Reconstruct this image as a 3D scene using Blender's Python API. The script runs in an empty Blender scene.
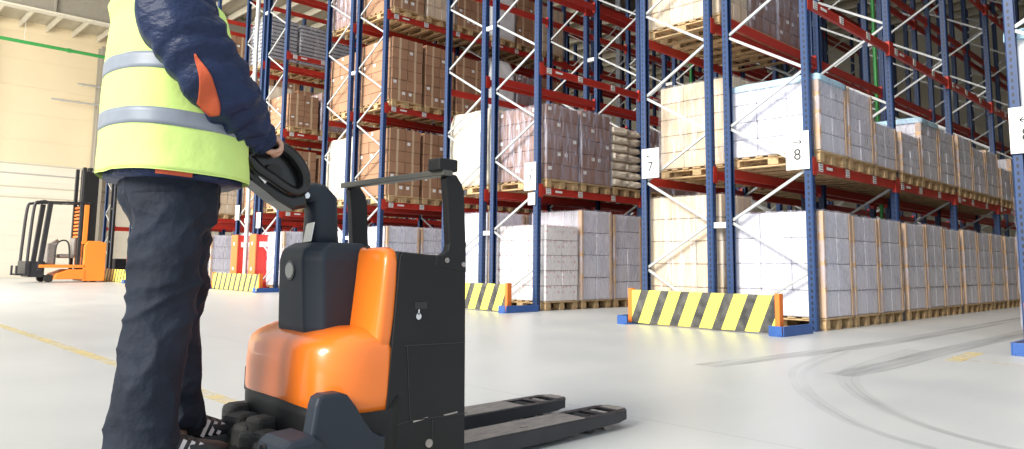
import bpy, bmesh, math, random
from mathutils import Vector, Matrix, noise
random.seed(7)
S = bpy.context.scene
COL = S.collection
PI = math.pi

# ------------------------------------------------------------------ helpers
def tag(o, label=None, cat=None, group=None, kind=None):
    if label: o['label'] = label
    if cat: o['category'] = cat
    if group: o['group'] = group
    if kind: o['kind'] = kind
    return o

def empty(name, loc=(0, 0, 0), rz=0.0):
    o = bpy.data.objects.new(name, None)
    o.empty_display_size = .1
    COL.objects.link(o)
    o.location = loc
    o.rotation_euler = (0, 0, rz)
    return o

def link(name, mesh, parent=None, loc=(0, 0, 0), rot=(0, 0, 0)):
    o = bpy.data.objects.new(name, mesh)
    COL.objects.link(o)
    o.location = loc
    o.rotation_euler = rot
    if parent: o.parent = parent
    return o

def mesh_of(bm, name, mat, smooth=False):
    me = bpy.data.meshes.new(name)
    bmesh.ops.recalc_face_normals(bm, faces=bm.faces[:])
    bm.to_mesh(me)
    bm.free()
    if smooth:
        for p in me.polygons: p.use_smooth = True
    mats = mat if isinstance(mat, (list, tuple)) else [mat]
    for m in mats: me.materials.append(m)
    return me

def put(name, bm, mat, parent=None, loc=(0, 0, 0), rot=(0, 0, 0), smooth=False):
    return link(name, mesh_of(bm, name, mat, smooth), parent, loc, rot)

def add_box(bm, c, s, bev=0.0, rot=None, mi=0, seg=2):
    r = bmesh.ops.create_cube(bm, size=1.0)
    vs = r['verts']
    M = Matrix.Translation(Vector(c)) @ (rot.to_4x4() if rot is not None else Matrix.Identity(4)) @ Matrix.Diagonal((s[0], s[1], s[2], 1))
    bmesh.ops.transform(bm, matrix=M, verts=vs)
    fs = list({f for v in vs for f in v.link_faces})
    for f in fs: f.material_index = mi
    if bev > 0:
        es = list({e for v in vs for e in v.link_edges})
        b = bmesh.ops.bevel(bm, geom=es, offset=bev, segments=seg, affect='EDGES', profile=.5)
        for f in b['faces']: f.material_index = mi
    return bm

def box(c, s, bev=0.0, rot=None):
    return add_box(bmesh.new(), c, s, bev, rot)

def add_cyl(bm, p0, p1, r, n=16, r1=None, cap=True, mi=0):
    p0 = Vector(p0); p1 = Vector(p1)
    d = p1 - p0
    q = d.to_track_quat('Z', 'Y').to_matrix().to_4x4()
    M = Matrix.Translation((p0 + p1) / 2) @ q
    g = bmesh.ops.create_cone(bm, cap_ends=cap, segments=n, radius1=r, radius2=r if r1 is None else r1, depth=d.length, matrix=M)
    for f in {f for v in g['verts'] for f in v.link_faces}: f.material_index = mi
    return bm

def add_bar(bm, p0, p1, w, h, up=(1, 0, 0), bev=0.0, mi=0):
    """rectangular bar from p0 to p1; w across 'up', h along 'up'"""
    p0 = Vector(p0); p1 = Vector(p1)
    d = (p1 - p0); L = d.length; d.normalize()
    u = Vector(up); u = (u - d * u.dot(d)).normalized()
    v = d.cross(u)
    R = Matrix((d, v, u)).transposed()
    add_box(bm, (p0 + p1) / 2, (L, w, h), bev, R, mi)
    return bm

def add_loft(bm, rings, cap=True, closed=False, mi=0):
    n = len(rings[0])
    V = [[bm.verts.new(p) for p in r] for r in rings]
    m = len(V)
    rng = range(m if closed else m - 1)
    for i in rng:
        a, b = V[i], V[(i + 1) % m]
        for j in range(n):
            f = bm.faces.new((a[j], a[(j + 1) % n], b[(j + 1) % n], b[j]))
            f.material_index = mi
    if cap and not closed:
        f = bm.faces.new(V[0][::-1]); f.material_index = mi
        f = bm.faces.new(V[-1]); f.material_index = mi
    return V

def ring(c, a, b, n=32, u=(1, 0, 0), v=(0, 1, 0), p=2.0):
    c = Vector(c); u = Vector(u); v = Vector(v)
    out = []
    for i in range(n):
        t = 2 * PI * i / n
        ct, st = math.cos(t), math.sin(t)
        x = math.copysign(abs(ct) ** (2 / p), ct); y = math.copysign(abs(st) ** (2 / p), st)
        out.append(c + u * (a * x) + v * (b * y))
    return out

def smooth_path(pts, k=6):
    """Catmull-Rom through tuples of any length"""
    P = [Vector(p) if False else list(p) for p in pts]
    out = []
    for i in range(len(P) - 1):
        p0 = P[max(i - 1, 0)]; p1 = P[i]; p2 = P[i + 1]; p3 = P[min(i + 2, len(P) - 1)]
        for s in range(k):
            t = s / k
            out.append([.5 * (2 * b + (c - a) * t + (2 * a - 5 * b + 4 * c - d) * t * t + (-a + 3 * b - 3 * c + d) * t ** 3)
                        for a, b, c, d in zip(p0, p1, p2, p3)])
    out.append(P[-1])
    return out

def add_tube(bm, pts, r, n=12, closed=False, mi=0, flat=1.0, ref=(0, 1, 0)):
    """pts: list of (x,y,z) or (x,y,z,r)"""
    rings = []
    m = len(pts)
    for i, p in enumerate(pts):
        q = Vector(pts[(i + 1) % m if closed else min(i + 1, m - 1)][:3]); o = Vector(pts[(i - 1) % m if closed else max(i - 1, 0)][:3])
        d = (q - o).normalized()
        u = Vector(ref); u = u - d * u.dot(d)
        if u.length < 1e-4: u = Vector((1, 0, 0)) - d * d.x
        u.normalize(); v = d.cross(u)
        rr = p[3] if len(p) > 3 else r
        rings.append(ring(p[:3], rr * flat, rr, n, u, v))
    add_loft(bm, rings, cap=not closed, closed=closed, mi=mi)
    return bm

def add_prism(bm, poly, axis, a, b, bev=0.0, mi=0):
    """poly in the plane normal to axis ('x': (y,z), 'y': (x,z), 'z': (x,y)), extruded from a to b"""
    def P(q, t):
        return {'x': (t, q[0], q[1]), 'y': (q[0], t, q[1]), 'z': (q[0], q[1], t)}[axis]
    A = [bm.verts.new(P(q, a)) for q in poly]; B = [bm.verts.new(P(q, b)) for q in poly]
    n = len(poly); fs = []
    fs.append(bm.faces.new(A[::-1])); fs.append(bm.faces.new(B))
    for i in range(n): fs.append(bm.faces.new((A[i], A[(i + 1) % n], B[(i + 1) % n], B[i])))
    bmesh.ops.recalc_face_normals(bm, faces=fs)
    for f in fs: f.material_index = mi
    if bev > 0:
        es = list({e for f in fs[:2] for e in f.edges})
        r = bmesh.ops.bevel(bm, geom=es, offset=bev, segments=2, affect='EDGES', profile=.5)
        for f in r['faces']: f.material_index = mi
    return bm

KIDS = {}
def copy_tree(o, parent=None):
    c = o.copy()
    COL.objects.link(c)
    if parent: c.parent = parent
    if o.name not in KIDS: KIDS[o.name] = list(o.children)
    for ch in KIDS[o.name]:
        copy_tree(ch, c)
    return c

# ------------------------------------------------------------------ materials
def mat(name, col, rough=.5, metal=0.0, var=0.0, vscale=8.0, bump=0.0, bscale=40.0, spec=.5, objvar=0.0, coat=0.0, stretch=None, sheen=0.0):
    m = bpy.data.materials.new(name); m.use_nodes = True
    N = m.node_tree.nodes; L = m.node_tree.links
    b = N['Principled BSDF']
    b.inputs['Base Color'].default_value = (*col, 1)
    b.inputs['Roughness'].default_value = rough
    b.inputs['Metallic'].default_value = metal
    b.inputs['Specular IOR Level'].default_value = spec
    b.inputs['Coat Weight'].default_value = coat
    b.inputs['Sheen Weight'].default_value = sheen
    tc = N.new('ShaderNodeTexCoord')
    src = tc.outputs['Object']
    if stretch:
        mp = N.new('ShaderNodeMapping'); mp.inputs['Scale'].default_value = stretch
        L.new(src, mp.inputs[0]); src = mp.outputs[0]
    if var or objvar:
        hs = N.new('ShaderNodeHueSaturation'); hs.inputs['Color'].default_value = (*col, 1)
        val = None
        if var:
            n = N.new('ShaderNodeTexNoise'); n.inputs['Scale'].default_value = vscale; n.inputs['Detail'].default_value = 5
            L.new(src, n.inputs['Vector'])
            r = N.new('ShaderNodeMapRange'); r.inputs[1].default_value = .3; r.inputs[2].default_value = .7
            r.inputs[3].default_value = 1 - var; r.inputs[4].default_value = 1 + var
            L.new(n.outputs['Fac'], r.inputs[0]); val = r.outputs[0]
        if objvar:
            oi = N.new('ShaderNodeObjectInfo')
            r2 = N.new('ShaderNodeMapRange'); r2.inputs[3].default_value = 1 - objvar; r2.inputs[4].default_value = 1 + objvar
            L.new(oi.outputs['Random'], r2.inputs[0])
            if val is not None:
                mm = N.new('ShaderNodeMath'); mm.operation = 'MULTIPLY'
                L.new(val, mm.inputs[0]); L.new(r2.outputs[0], mm.inputs[1]); val = mm.outputs[0]
            else: val = r2.outputs[0]
        L.new(val, hs.inputs['Value']); L.new(hs.outputs[0], b.inputs['Base Color'])
    if bump:
        n2 = N.new('ShaderNodeTexNoise'); n2.inputs['Scale'].default_value = bscale; n2.inputs['Detail'].default_value = 4
        L.new(src, n2.inputs['Vector'])
        bp = N.new('ShaderNodeBump'); bp.inputs['Strength'].default_value = bump; bp.inputs['Distance'].default_value = .02
        L.new(n2.outputs['Fac'], bp.inputs['Height']); L.new(bp.outputs[0], b.inputs['Normal'])
    return m

def math_node(N, L, op, a, b=None, c=None):
    n = N.new('ShaderNodeMath'); n.operation = op
    for i, x in enumerate((a, b, c)):
        if x is None: continue
        if isinstance(x, (int, float)): n.inputs[i].default_value = x
        else: L.new(x, n.inputs[i])
    return n.outputs[0]

def mix_rgb(N, L, fac, a, b):
    n = N.new('ShaderNodeMix'); n.data_type = 'RGBA'
    L.new(fac, n.inputs[0])
    for i, x in ((6, a), (7, b)):
        if isinstance(x, tuple): n.inputs[i].default_value = (*x, 1)
        else: L.new(x, n.inputs[i])
    return n.outputs[2]

# perforated upright paint: slots punched every 50 mm down the faces
def perforated(name, col, hole):
    m = mat(name, col, .42, 0, var=.06, vscale=6)
    N = m.node_tree.nodes; L = m.node_tree.links; b = N['Principled BSDF']
    base = b.inputs['Base Color'].links[0].from_socket
    tc = N.new('ShaderNodeTexCoord'); sp = N.new('ShaderNodeSeparateXYZ'); L.new(tc.outputs['Object'], sp.inputs[0])
    gz = math_node(N, L, 'FRACT', math_node(N, L, 'MULTIPLY', sp.outputs[2], 14.0))
    inz = math_node(N, L, 'LESS_THAN', math_node(N, L, 'ABSOLUTE', math_node(N, L, 'SUBTRACT', gz, .5)), .26)
    ge = N.new('ShaderNodeNewGeometry')
    vt = N.new('ShaderNodeVectorTransform'); vt.vector_type = 'NORMAL'; vt.convert_from = 'WORLD'; vt.convert_to = 'OBJECT'
    L.new(ge.outputs['Normal'], vt.inputs[0])
    sn = N.new('ShaderNodeSeparateXYZ'); L.new(vt.outputs[0], sn.inputs[0])
    fy = math_node(N, L, 'GREATER_THAN', math_node(N, L, 'ABSOLUTE', sn.outputs[1]), .8)
    fx = math_node(N, L, 'GREATER_THAN', math_node(N, L, 'ABSOLUTE', sn.outputs[0]), .8)
    cx = math_node(N, L, 'LESS_THAN', math_node(N, L, 'ABSOLUTE', math_node(N, L, 'SUBTRACT', math_node(N, L, 'ABSOLUTE', sp.outputs[0]), .022)), .009)
    cy = math_node(N, L, 'LESS_THAN', math_node(N, L, 'ABSOLUTE', math_node(N, L, 'SUBTRACT', math_node(N, L, 'ABSOLUTE', sp.outputs[1]), .0)), .010)
    k = math_node(N, L, 'MAXIMUM', math_node(N, L, 'MULTIPLY', fy, cx), math_node(N, L, 'MULTIPLY', fx, cy))
    k = math_node(N, L, 'MULTIPLY', k, inz)
    L.new(mix_rgb(N, L, k, base, hole), b.inputs['Base Color'])
    return m

M_BLUE = perforated('upright_blue', (.017, .050, .150), (.005, .007, .016))
M_BLUEP = mat('blue_steel', (.03, .10, .33), .4, var=.1)
M_RED = mat('beam_red', (.47, .032, .020), .4, var=.06, vscale=4)
M_ZINC = mat('zinc_brace', (.46, .48, .49), .42, .25, var=.08)
M_WHITE = mat('white_plate', (.82, .82, .81), .45)
M_BLACKINK = mat('black_ink', (.02, .02, .02), .6)

def striped_label():
    m = mat('barcode_label', (.8, .8, .78), .5)
    N = m.node_tree.nodes; L = m.node_tree.links; b = N['Principled BSDF']
    tc = N.new('ShaderNodeTexCoord'); sp = N.new('ShaderNodeSeparateXYZ'); L.new(tc.outputs['Object'], sp.inputs[0])
    w = math_node(N, L, 'FRACT', math_node(N, L, 'MULTIPLY', sp.outputs[2], 34.0))
    k = math_node(N, L, 'GREATER_THAN', w, .66)
    e = math_node(N, L, 'LESS_THAN', math_node(N, L, 'ABSOLUTE', sp.outputs[0]), .045)
    L.new(mix_rgb(N, L, math_node(N, L, 'MULTIPLY', k, e), (.8, .8, .78), (.16, .16, .17)), b.inputs['Base Color'])
    return m
M_LABEL = striped_label()

M_PALLET = mat('pallet_wood', (.52, .36, .19), .75, var=.25, vscale=5, bump=.2, stretch=(1, 6, 6), objvar=.12)
M_WCART = mat('white_carton', (.74, .735, .80), .5, var=.06, vscale=3, objvar=.07)
M_BCART = mat('brown_carton', (.35, .195, .115), .7, var=.08, vscale=3, objvar=.10)
M_DCART = mat('dark_brown_carton', (.26, .15, .115), .65, var=.1, vscale=3, objvar=.10)
M_CCART = mat('cream_carton', (.66, .52, .36), .65, var=.08, vscale=3, objvar=.10)
M_CREAM = mat('cream_wrap', (.78, .70, .58), .45, var=.05, vscale=2, bump=.5, bscale=6)
M_WBAG = mat('white_sheet', (.83, .85, .88), .4, var=.04, vscale=2, bump=.45, bscale=5)
M_BSHEET = mat('pale_blue_sheet', (.45, .68, .84), .35, bump=.3, bscale=9)
M_BOARD = mat('corner_board', (.62, .42, .26), .7, var=.1)
M_TRAY = mat('grey_tray', (.42, .44, .50), .5, objvar=.08)
M_TRAYD = mat('tray_gap', (.07, .07, .09), .7)
M_TAPE = mat('carton_tape', (.60, .45, .30), .3)

def pink_carton():
    m = mat('pink_print_carton', (.82, .78, .78), .5)
    N = m.node_tree.nodes; L = m.node_tree.links; b = N['Principled BSDF']
    tc = N.new('ShaderNodeTexCoord')
    v = N.new('ShaderNodeTexVoronoi'); v.inputs['Scale'].default_value = 11; v.inputs['Randomness'].default_value = .25
    L.new(tc.outputs['Object'], v.inputs['Vector'])
    k = math_node(N, L, 'LESS_THAN', v.outputs['Distance'], .36)
    n = N.new('ShaderNodeTexNoise'); n.inputs['Scale'].default_value = 7; L.new(tc.outputs['Object'], n.inputs['Vector'])
    k = math_node(N, L, 'MULTIPLY', k, math_node(N, L, 'GREATER_THAN', n.outputs['Fac'], .44))
    k = math_node(N, L, 'MULTIPLY', k, .75)
    L.new(mix_rgb(N, L, k, (.82, .78, .78), (.62, .36, .38)), b.inputs['Base Color'])
    return m
M_PINK = pink_carton()

def film(name, tint=(.93, .94, .98), dens=.16):
    m = bpy.data.materials.new(name); m.use_nodes = True
    N = m.node_tree.nodes; L = m.node_tree.links
    b = N['Principled BSDF']; out = N['Material Output']
    b.inputs['Base Color'].default_value = (*tint, 1); b.inputs['Roughness'].default_value = .16
    b.inputs['Specular IOR Level'].default_value = .8
    tc = N.new('ShaderNodeTexCoord'); mp = N.new('ShaderNodeMapping'); mp.inputs['Scale'].default_value = (9, 9, 1.1)
    L.new(tc.outputs['Object'], mp.inputs[0])
    n = N.new('ShaderNodeTexNoise'); n.inputs['Scale'].default_value = 2.0; n.inputs['Detail'].default_value = 3; n.inputs['Distortion'].default_value = .6
    L.new(mp.outputs[0], n.inputs['Vector'])
    bp = N.new('ShaderNodeBump'); bp.inputs['Strength'].default_value = .35; bp.inputs['Distance'].default_value = .02
    L.new(n.outputs['Fac'], bp.inputs['Height']); L.new(bp.outputs[0], b.inputs['Normal'])
    tr = N.new('ShaderNodeBsdfTransparent'); mx = N.new('ShaderNodeMixShader')
    r = N.new('ShaderNodeMapRange'); r.inputs[1].default_value = .42; r.inputs[2].default_value = .72
    r.inputs[3].default_value = dens * .5; r.inputs[4].default_value = min(1, dens * 4.5)
    L.new(n.outputs['Fac'], r.inputs[0]); L.new(r.outputs[0], mx.inputs[0])
    L.new(tr.outputs[0], mx.inputs[1]); L.new(b.outputs[0], mx.inputs[2]); L.new(mx.outputs[0], out.inputs[0])
    return m
M_FILM = film('stretch_film', (.72, .72, .88), .12)
M_FILMT = film('thin_stretch_film', (.9, .9, .95), .09)

M_ORANGE = mat('truck_orange', (.88, .195, .016), .30, coat=.5, var=.02)
M_OR2 = mat('far_truck_orange', (.85, .24, .03), .4)
M_TBLACK = mat('truck_black', (.012, .012, .013), .55, spec=.3, bump=.05, bscale=300, var=.12, vscale=5)
M_TGREY = mat('truck_blue_grey', (.024, .031, .044), .5, spec=.28, bump=.06, bscale=350, var=.06)
M_RUBBER = mat('black_rubber', (.014, .014, .015), .62, bump=.08, bscale=120)
M_DUSTY = mat('dusty_rubber', (.027, .027, .026), .7, var=.3, vscale=30, bump=.1)
M_GLOSSB = mat('gloss_black', (.012, .012, .013), .22)
M_BADGE = mat('badge_grey', (.55, .54, .48), .4)
M_STEELW = mat('worn_steel', (.33, .30, .28), .5, .45, var=.3, vscale=12, bump=.15, bscale=30, stretch=(1, 6, 6))
M_DARKM = mat('dark_metal', (.03, .03, .035), .42, .35, var=.15)
M_OLIVE = mat('guard_bar_paint', (.10, .095, .08), .45, .3)
M_CHROME = mat('chrome', (.7, .7, .7), .2, 1)
M_REDB = mat('red_button', (.6, .02, .02), .3)
M_REDCAB = mat('cabinet_red', (.70, .03, .02), .4)
M_ORCAB = mat('cabinet_orange', (.74, .16, .045), .45)
M_ORPOST = mat('barrier_orange', (.85, .20, .03), .45)
M_GREENP = mat('green_pipe', (.04, .30, .07), .4)
M_PIPE = mat('grey_pipe', (.62, .62, .60), .4, .4)

def hazard():
    m = mat('hazard_stripes', (.85, .78, .1), .45)
    N = m.node_tree.nodes; L = m.node_tree.links; b = N['Principled BSDF']
    tc = N.new('ShaderNodeTexCoord'); sp = N.new('ShaderNodeSeparateXYZ'); L.new(tc.outputs['Object'], sp.inputs[0])
    # stripes lean: constant along y + .55 z
    s = math_node(N, L, 'ADD', sp.outputs[1], math_node(N, L, 'MULTIPLY', sp.outputs[2], .42))
    w = math_node(N, L, 'FRACT', math_node(N, L, 'ADD', math_node(N, L, 'MULTIPLY', s, 1 / .292), .02))
    k = math_node(N, L, 'LESS_THAN', w, .42)
    n = N.new('ShaderNodeTexNoise'); n.inputs['Scale'].default_value = 9; n.inputs['Detail'].default_value = 6
    L.new(tc.outputs['Object'], n.inputs['Vector'])
    r = N.new('ShaderNodeMapRange'); r.inputs[1].default_value = .35; r.inputs[2].default_value = .75; r.inputs[3].default_value = 0; r.inputs[4].default_value = .22
    L.new(n.outputs['Fac'], r.inputs[0])
    dark = mix_rgb(N, L, r.outputs[0], (.035, .035, .035), (.5, .48, .42))
    L.new(mix_rgb(N, L, k, (.88, .80, .12), dark), b.inputs['Base Color'])
    return m
M_HAZ = hazard()

# concrete floor with tyre marks and worn paint
def floor_mat():
    m = mat('polished_concrete', (.6, .6, .58), .38)
    N = m.node_tree.nodes; L = m.node_tree.links; b = N['Principled BSDF']
    tc = N.new('ShaderNodeTexCoord')
    n = N.new('ShaderNodeTexNoise'); n.inputs['Scale'].default_value = .9; n.inputs['Detail'].default_value = 8
    L.new(tc.outputs['Object'], n.inputs['Vector'])
    n2 = N.new('ShaderNodeTexNoise'); n2.inputs['Scale'].default_value = 14; n2.inputs['Detail'].default_value = 6
    L.new(tc.outputs['Object'], n2.inputs['Vector'])
    r = N.new('ShaderNodeMapRange'); r.inputs[1].default_value = .3; r.inputs[2].default_value = .7
    L.new(n.outputs['Fac'], r.inputs[0])
    c = mix_rgb(N, L, r.outputs[0], (.46, .475, .48), (.535, .535, .525))
    r2 = N.new('ShaderNodeMapRange'); r2.inputs[1].default_value = .45; r2.inputs[2].default_value = .75; r2.inputs[3].default_value = 0; r2.inputs[4].default_value = .25
    L.new(n2.outputs['Fac'], r2.inputs[0])
    c = mix_rgb(N, L, r2.outputs[0], c, (.52, .52, .51))
    # scuffing along the aisle
    mp = N.new('ShaderNodeMapping'); mp.inputs['Scale'].default_value = (.35, 5, 1); L.new(tc.outputs['Object'], mp.inputs[0])
    n3 = N.new('ShaderNodeTexNoise'); n3.inputs['Scale'].default_value = 1.6; n3.inputs['Detail'].default_value = 5; n3.inputs['Distortion'].default_value = .6
    L.new(mp.outputs[0], n3.inputs['Vector'])
    r3 = N.new('ShaderNodeMapRange'); r3.inputs[1].default_value = .5; r3.inputs[2].default_value = .8; r3.inputs[3].default_value = 0; r3.inputs[4].default_value = .38
    L.new(n3.outputs['Fac'], r3.inputs[0])
    c = mix_rgb(N, L, r3.outputs[0], c, (.45, .46, .47))
    # expansion joints every 6 m
    sp = N.new('ShaderNodeSeparateXYZ'); L.new(tc.outputs['Object'], sp.inputs[0])
    jx = math_node(N, L, 'LESS_THAN', math_node(N, L, 'ABSOLUTE', math_node(N, L, 'SUBTRACT', math_node(N, L, 'FRACT', math_node(N, L, 'DIVIDE', sp.outputs[0], 6.0)), .5)), .0007)
    c = mix_rgb(N, L, jx, c, (.35, .35, .35))
    L.new(c, b.inputs['Base Color'])
    rr = N.new('ShaderNodeMapRange'); rr.inputs[3].default_value = .28; rr.inputs[4].default_value = .48
    L.new(n.outputs['Fac'], rr.inputs[0]); L.new(rr.outputs[0], b.inputs['Roughness'])
    bp = N.new('ShaderNodeBump'); bp.inputs['Strength'].default_value = .04; L.new(n2.outputs['Fac'], bp.inputs['Height']); L.new(bp.outputs[0], b.inputs['Normal'])
    return m
M_FLOOR = floor_mat()

def worn(name, col, lo=.35, hi=.6, amax=.9, sc=(3, 3, 3)):
    m = mat(name, col, .5)
    N = m.node_tree.nodes; L = m.node_tree.links; b = N['Principled BSDF']; out = N['Material Output']
    tc = N.new('ShaderNodeTexCoord'); mp = N.new('ShaderNodeMapping'); mp.inputs['Scale'].default_value = sc; L.new(tc.outputs['Object'], mp.inputs[0])
    n = N.new('ShaderNodeTexNoise'); n.inputs['Scale'].default_value = 1; n.inputs['Detail'].default_value = 7; L.new(mp.outputs[0], n.inputs['Vector'])
    r = N.new('ShaderNodeMapRange'); r.inputs[1].default_value = lo; r.inputs[2].default_value = hi; r.inputs[3].default_value = 0; r.inputs[4].default_value = amax
    L.new(n.outputs['Fac'], r.inputs[0])
    tr = N.new('ShaderNodeBsdfTransparent'); mx = N.new('ShaderNodeMixShader')
    L.new(r.outputs[0], mx.inputs[0]); L.new(tr.outputs[0], mx.inputs[1]); L.new(b.outputs[0], mx.inputs[2]); L.new(mx.outputs[0], out.inputs[0])
    return m
M_YLINE = worn('worn_yellow_paint', (.82, .62, .22), .25, .65, .6, (5, 5, 5))
M_YLINE2 = worn('very_worn_yellow_paint', (.78, .55, .16), .45, .75, .6, (9, 9, 9))
M_TYRE = worn('tyre_rubber_mark', (.20, .20, .21), .30, .85, .5, (.5, 11, 1))
M_TYRE2 = worn('faint_tyre_mark', (.28, .29, .30), .2, 1.0, .20, (1.5, 1.5, 1))

# ------------------------------------------------------------------ the shell
WX, WY, ZC = 31.0, 35.0, 10.4
def structure(name, bm, m): return tag(put(name, bm, m), kind='structure')
bm = bmesh.new()
vs = [bm.verts.new(p) for p in ((-12, -10, 0), (WX, -10, 0), (WX, WY, 0), (-12, WY, 0))]
bm.faces.new(vs)
structure('floor', bm, M_FLOOR)

def cladding(name, col, axis, pitch=1.1):
    m = mat(name, col, .6, var=.04, vscale=.5)
    N = m.node_tree.nodes; L = m.node_tree.links; b = N['Principled BSDF']
    tc = N.new('ShaderNodeTexCoord'); sp = N.new('ShaderNodeSeparateXYZ'); L.new(tc.outputs['Object'], sp.inputs[0])
    w = math_node(N, L, 'FRACT', math_node(N, L, 'DIVIDE', sp.outputs[axis], pitch))
    k = math_node(N, L, 'GREATER_THAN', w, .03)
    bp = N.new('ShaderNodeBump'); bp.inputs['Strength'].default_value = .6; bp.inputs['Distance'].default_value = .02
    L.new(k, bp.inputs['Height']); L.new(bp.outputs[0], b.inputs['Normal'])
    return m
M_CLAD = cladding('beige_wall_cladding', (.84, .72, .50), 2)
M_CLAD2 = cladding('cream_door_cladding', (.84, .79, .68), 2, .55)
M_ROOF = cladding('cream_roof_deck', (.52, .48, .38), 0, .35)
M_GIRD = mat('girder_grey', (.27, .25, .21), .6, var=.06)
M_PURL = mat('purlin_cream', (.62, .58, .48), .55)
M_ENDW = cladding('end_wall_cladding', (.55, .52, .42), 2)

structure('wall_left', box(((WX - 8) / 2, WY + .1, ZC / 2 + 2.3), (WX + 8, .2, ZC - 4.6), 0), M_CLAD)
structure('wall_left_lower', box(((WX - 8) / 2, WY + .1, 2.3), (WX + 8, .2, 4.6), 0), M_CLAD2)
structure('wall_end', box((WX + .1, (WY - 10) / 2, ZC / 2), (.2, WY + 10, ZC)), M_ENDW)
for i, z in enumerate((4.55, 4.15, 3.62, 3.2)):
    structure('trim_%d' % (i + 1), box(((WX - 8) / 2, WY - .03, z), (WX + 8, .06, .05), .01), M_PIPE if i == 1 else M_PURL)
b_ = bmesh.new()
add_box(b_, ((WX + 8.2) / 2, (WY - 10) / 2, ZC + .1), (WX - 8.2, WY + 10, .2))
add_box(b_, ((2.2 + 8.2) / 2, (WY + 24) / 2, ZC + .1), (6.0, WY - 24, .2))
structure('ceiling', b_, M_ROOF)
structure('added_shade_wall', box(((WX + 8.3) / 2, .3, ZC / 2), (WX - 8.3, .2, ZC)), M_ENDW)  # out-of-view wall, added to block sky light from entering the aisles
# girders along the row direction, and the purlins between them
for i, y in enumerate((28.2, 14.5, 3.0)):
    b_ = bmesh.new()
    add_box(b_, ((WX + 2.4) / 2, y, 9.6), (WX - 2.4, .1, 1.3))
    add_box(b_, ((WX + 2.4) / 2, y, 8.97), (WX - 2.4, .34, .06), 0, None, 1)
    add_box(b_, ((WX + 2.4) / 2, y, 10.25), (WX - 2.4, .34, .06))
    for k in range(12): add_box(b_, (3.2 + k * 2.4, y, 9.6), (.05, .3, 1.25))
    structure('ceiling_girder_%d' % (i + 1), b_, [M_GIRD, M_PURL])
for i in range(30):
    structure('ceiling_purlin_%d' % (i + 1), box((2.9 + i * .95, (WY - 10) / 2, 10.2), (.07, WY + 9.8, .24), .01), M_PURL)
M_COLM = mat('building_column_paint', (.40, .37, .31), .6)
M_COLG = mat('building_column_grey', (.45, .50, .55), .55)
for i, (x, y, s, m) in enumerate(((4.30, 34.6, .55, M_COLM), (8.86, 34.6, .55, M_COLM), (16.2, 34.6, .5, M_COLM), (18.1, 14.035, .13, M_COLG), (30.6, 14.05, .4, M_COLG), (30.6, 5.0, .4, M_COLG))):
    b_ = bmesh.new()
    add_box(b_, (x, y - s * .42, 4.9), (s * .7, .06, 9.8)); add_box(b_, (x, y + s * .42, 4.9), (s * .7, .06, 9.8)); add_box(b_, (x, y, 4.9), (.08, s * .8, 9.8))
    if s > .2: add_box(b_, (x, y, .02), (s * 1.2, s * 1.2, .04))
    structure('column_%d' % (i + 1), b_, m)

# painted lines and tyre marks lie on the floor
def strip(name, pts, w, m, z):
    b_ = bmesh.new(); prev = None
    P = [Vector((p[0], p[1], z)) for p in pts]
    for i, p in enumerate(P):
        d = (P[min(i + 1, len(P) - 1)] - P[max(i - 1, 0)]).normalized(); n = Vector((-d.y, d.x, 0)) * w / 2
        a, c = b_.verts.new(p + n), b_.verts.new(p - n)
        if prev: b_.faces.new((prev[0], prev[1], c, a))
        prev = (a, c)
    return structure(name, b_, m)
strip('floor_marking_1', [(1.70, 1.0), (1.70, 22)], .095, M_YLINE, .002)
strip('floor_marking_2', [(6.72, 1.88), (7.6, 1.93)], .13, M_YLINE, .002)
strip('floor_marking_3', [(6.9, 1.86), (6.72, -.5)], .09, M_YLINE2, .002)
strip('floor_marking_4', smooth_path([(4.9, 3.02), (6.5, 2.86), (8.2, 2.76), (14, 2.80), (26, 2.85)], 8), .20, M_TYRE, .003)
strip('floor_marking_5', smooth_path([(5.2, 2.16), (6.2, 2.12), (7.4, 2.16), (10.4, 2.15), (26, 2.2)], 8), .22, M_TYRE, .003)
CURVE1 = smooth_path([(7.4, 2.35), (6.2, 2.25), (5.3, 2.12), (4.6, 1.8), (3.95, 1.3), (3.65, .85), (3.5, .2)], 8)
CURVE2 = smooth_path([(6.8, 2.75), (5.4, 2.5), (4.6, 2.15), (4.0, 1.75), (3.5, 1.25), (3.2, .5)], 8)
for k, (cv, o) in enumerate(((CURVE1, -.06), (CURVE1, .0), (CURVE1, .07), (CURVE2, -.05), (CURVE2, .05))):
    strip('floor_marking_%d' % (6 + k), [(p[0] + o * .6, p[1] + o) for p in cv], .055, M_TYRE2, .003 + .0004 * k)

# ------------------------------------------------------------------ pallet racks
XE = 8.6; BAY = 2.8
LV = (2.0, 4.03, 6.05, 8.07)
HT = 8.75
def upright_mesh():
    b_ = bmesh.new()
    w, d, t = .10, .09, .004
    # open steel channel: web, two flanges, returned lips
    prof = [(-w / 2, d / 2), (-w / 2, -d / 2 + .012), (-w / 2 + .012, -d / 2), (w / 2 - .012, -d / 2), (w / 2, -d / 2 + .012), (w / 2, d / 2), (w / 2 - .022, d / 2),
            (w / 2 - .022, d / 2 - t), (w / 2 - t, d / 2 - t), (w / 2 - t, -d / 2 + .014), (w / 2 - .014, -d / 2 + t), (-w / 2 + .014, -d / 2 + t), (-w / 2 + t, -d / 2 + .014),
            (-w / 2 + t, d / 2 - t), (-w / 2 + .022, d / 2 - t), (-w / 2 + .022, d / 2)]
    add_prism(b_, prof, 'z', .012, HT)
    add_box(b_, (0, 0, .006), (.15, .09, .012))
    return mesh_of(b_, 'upright', M_BLUE)
ME_UP = upright_mesh()
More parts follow.
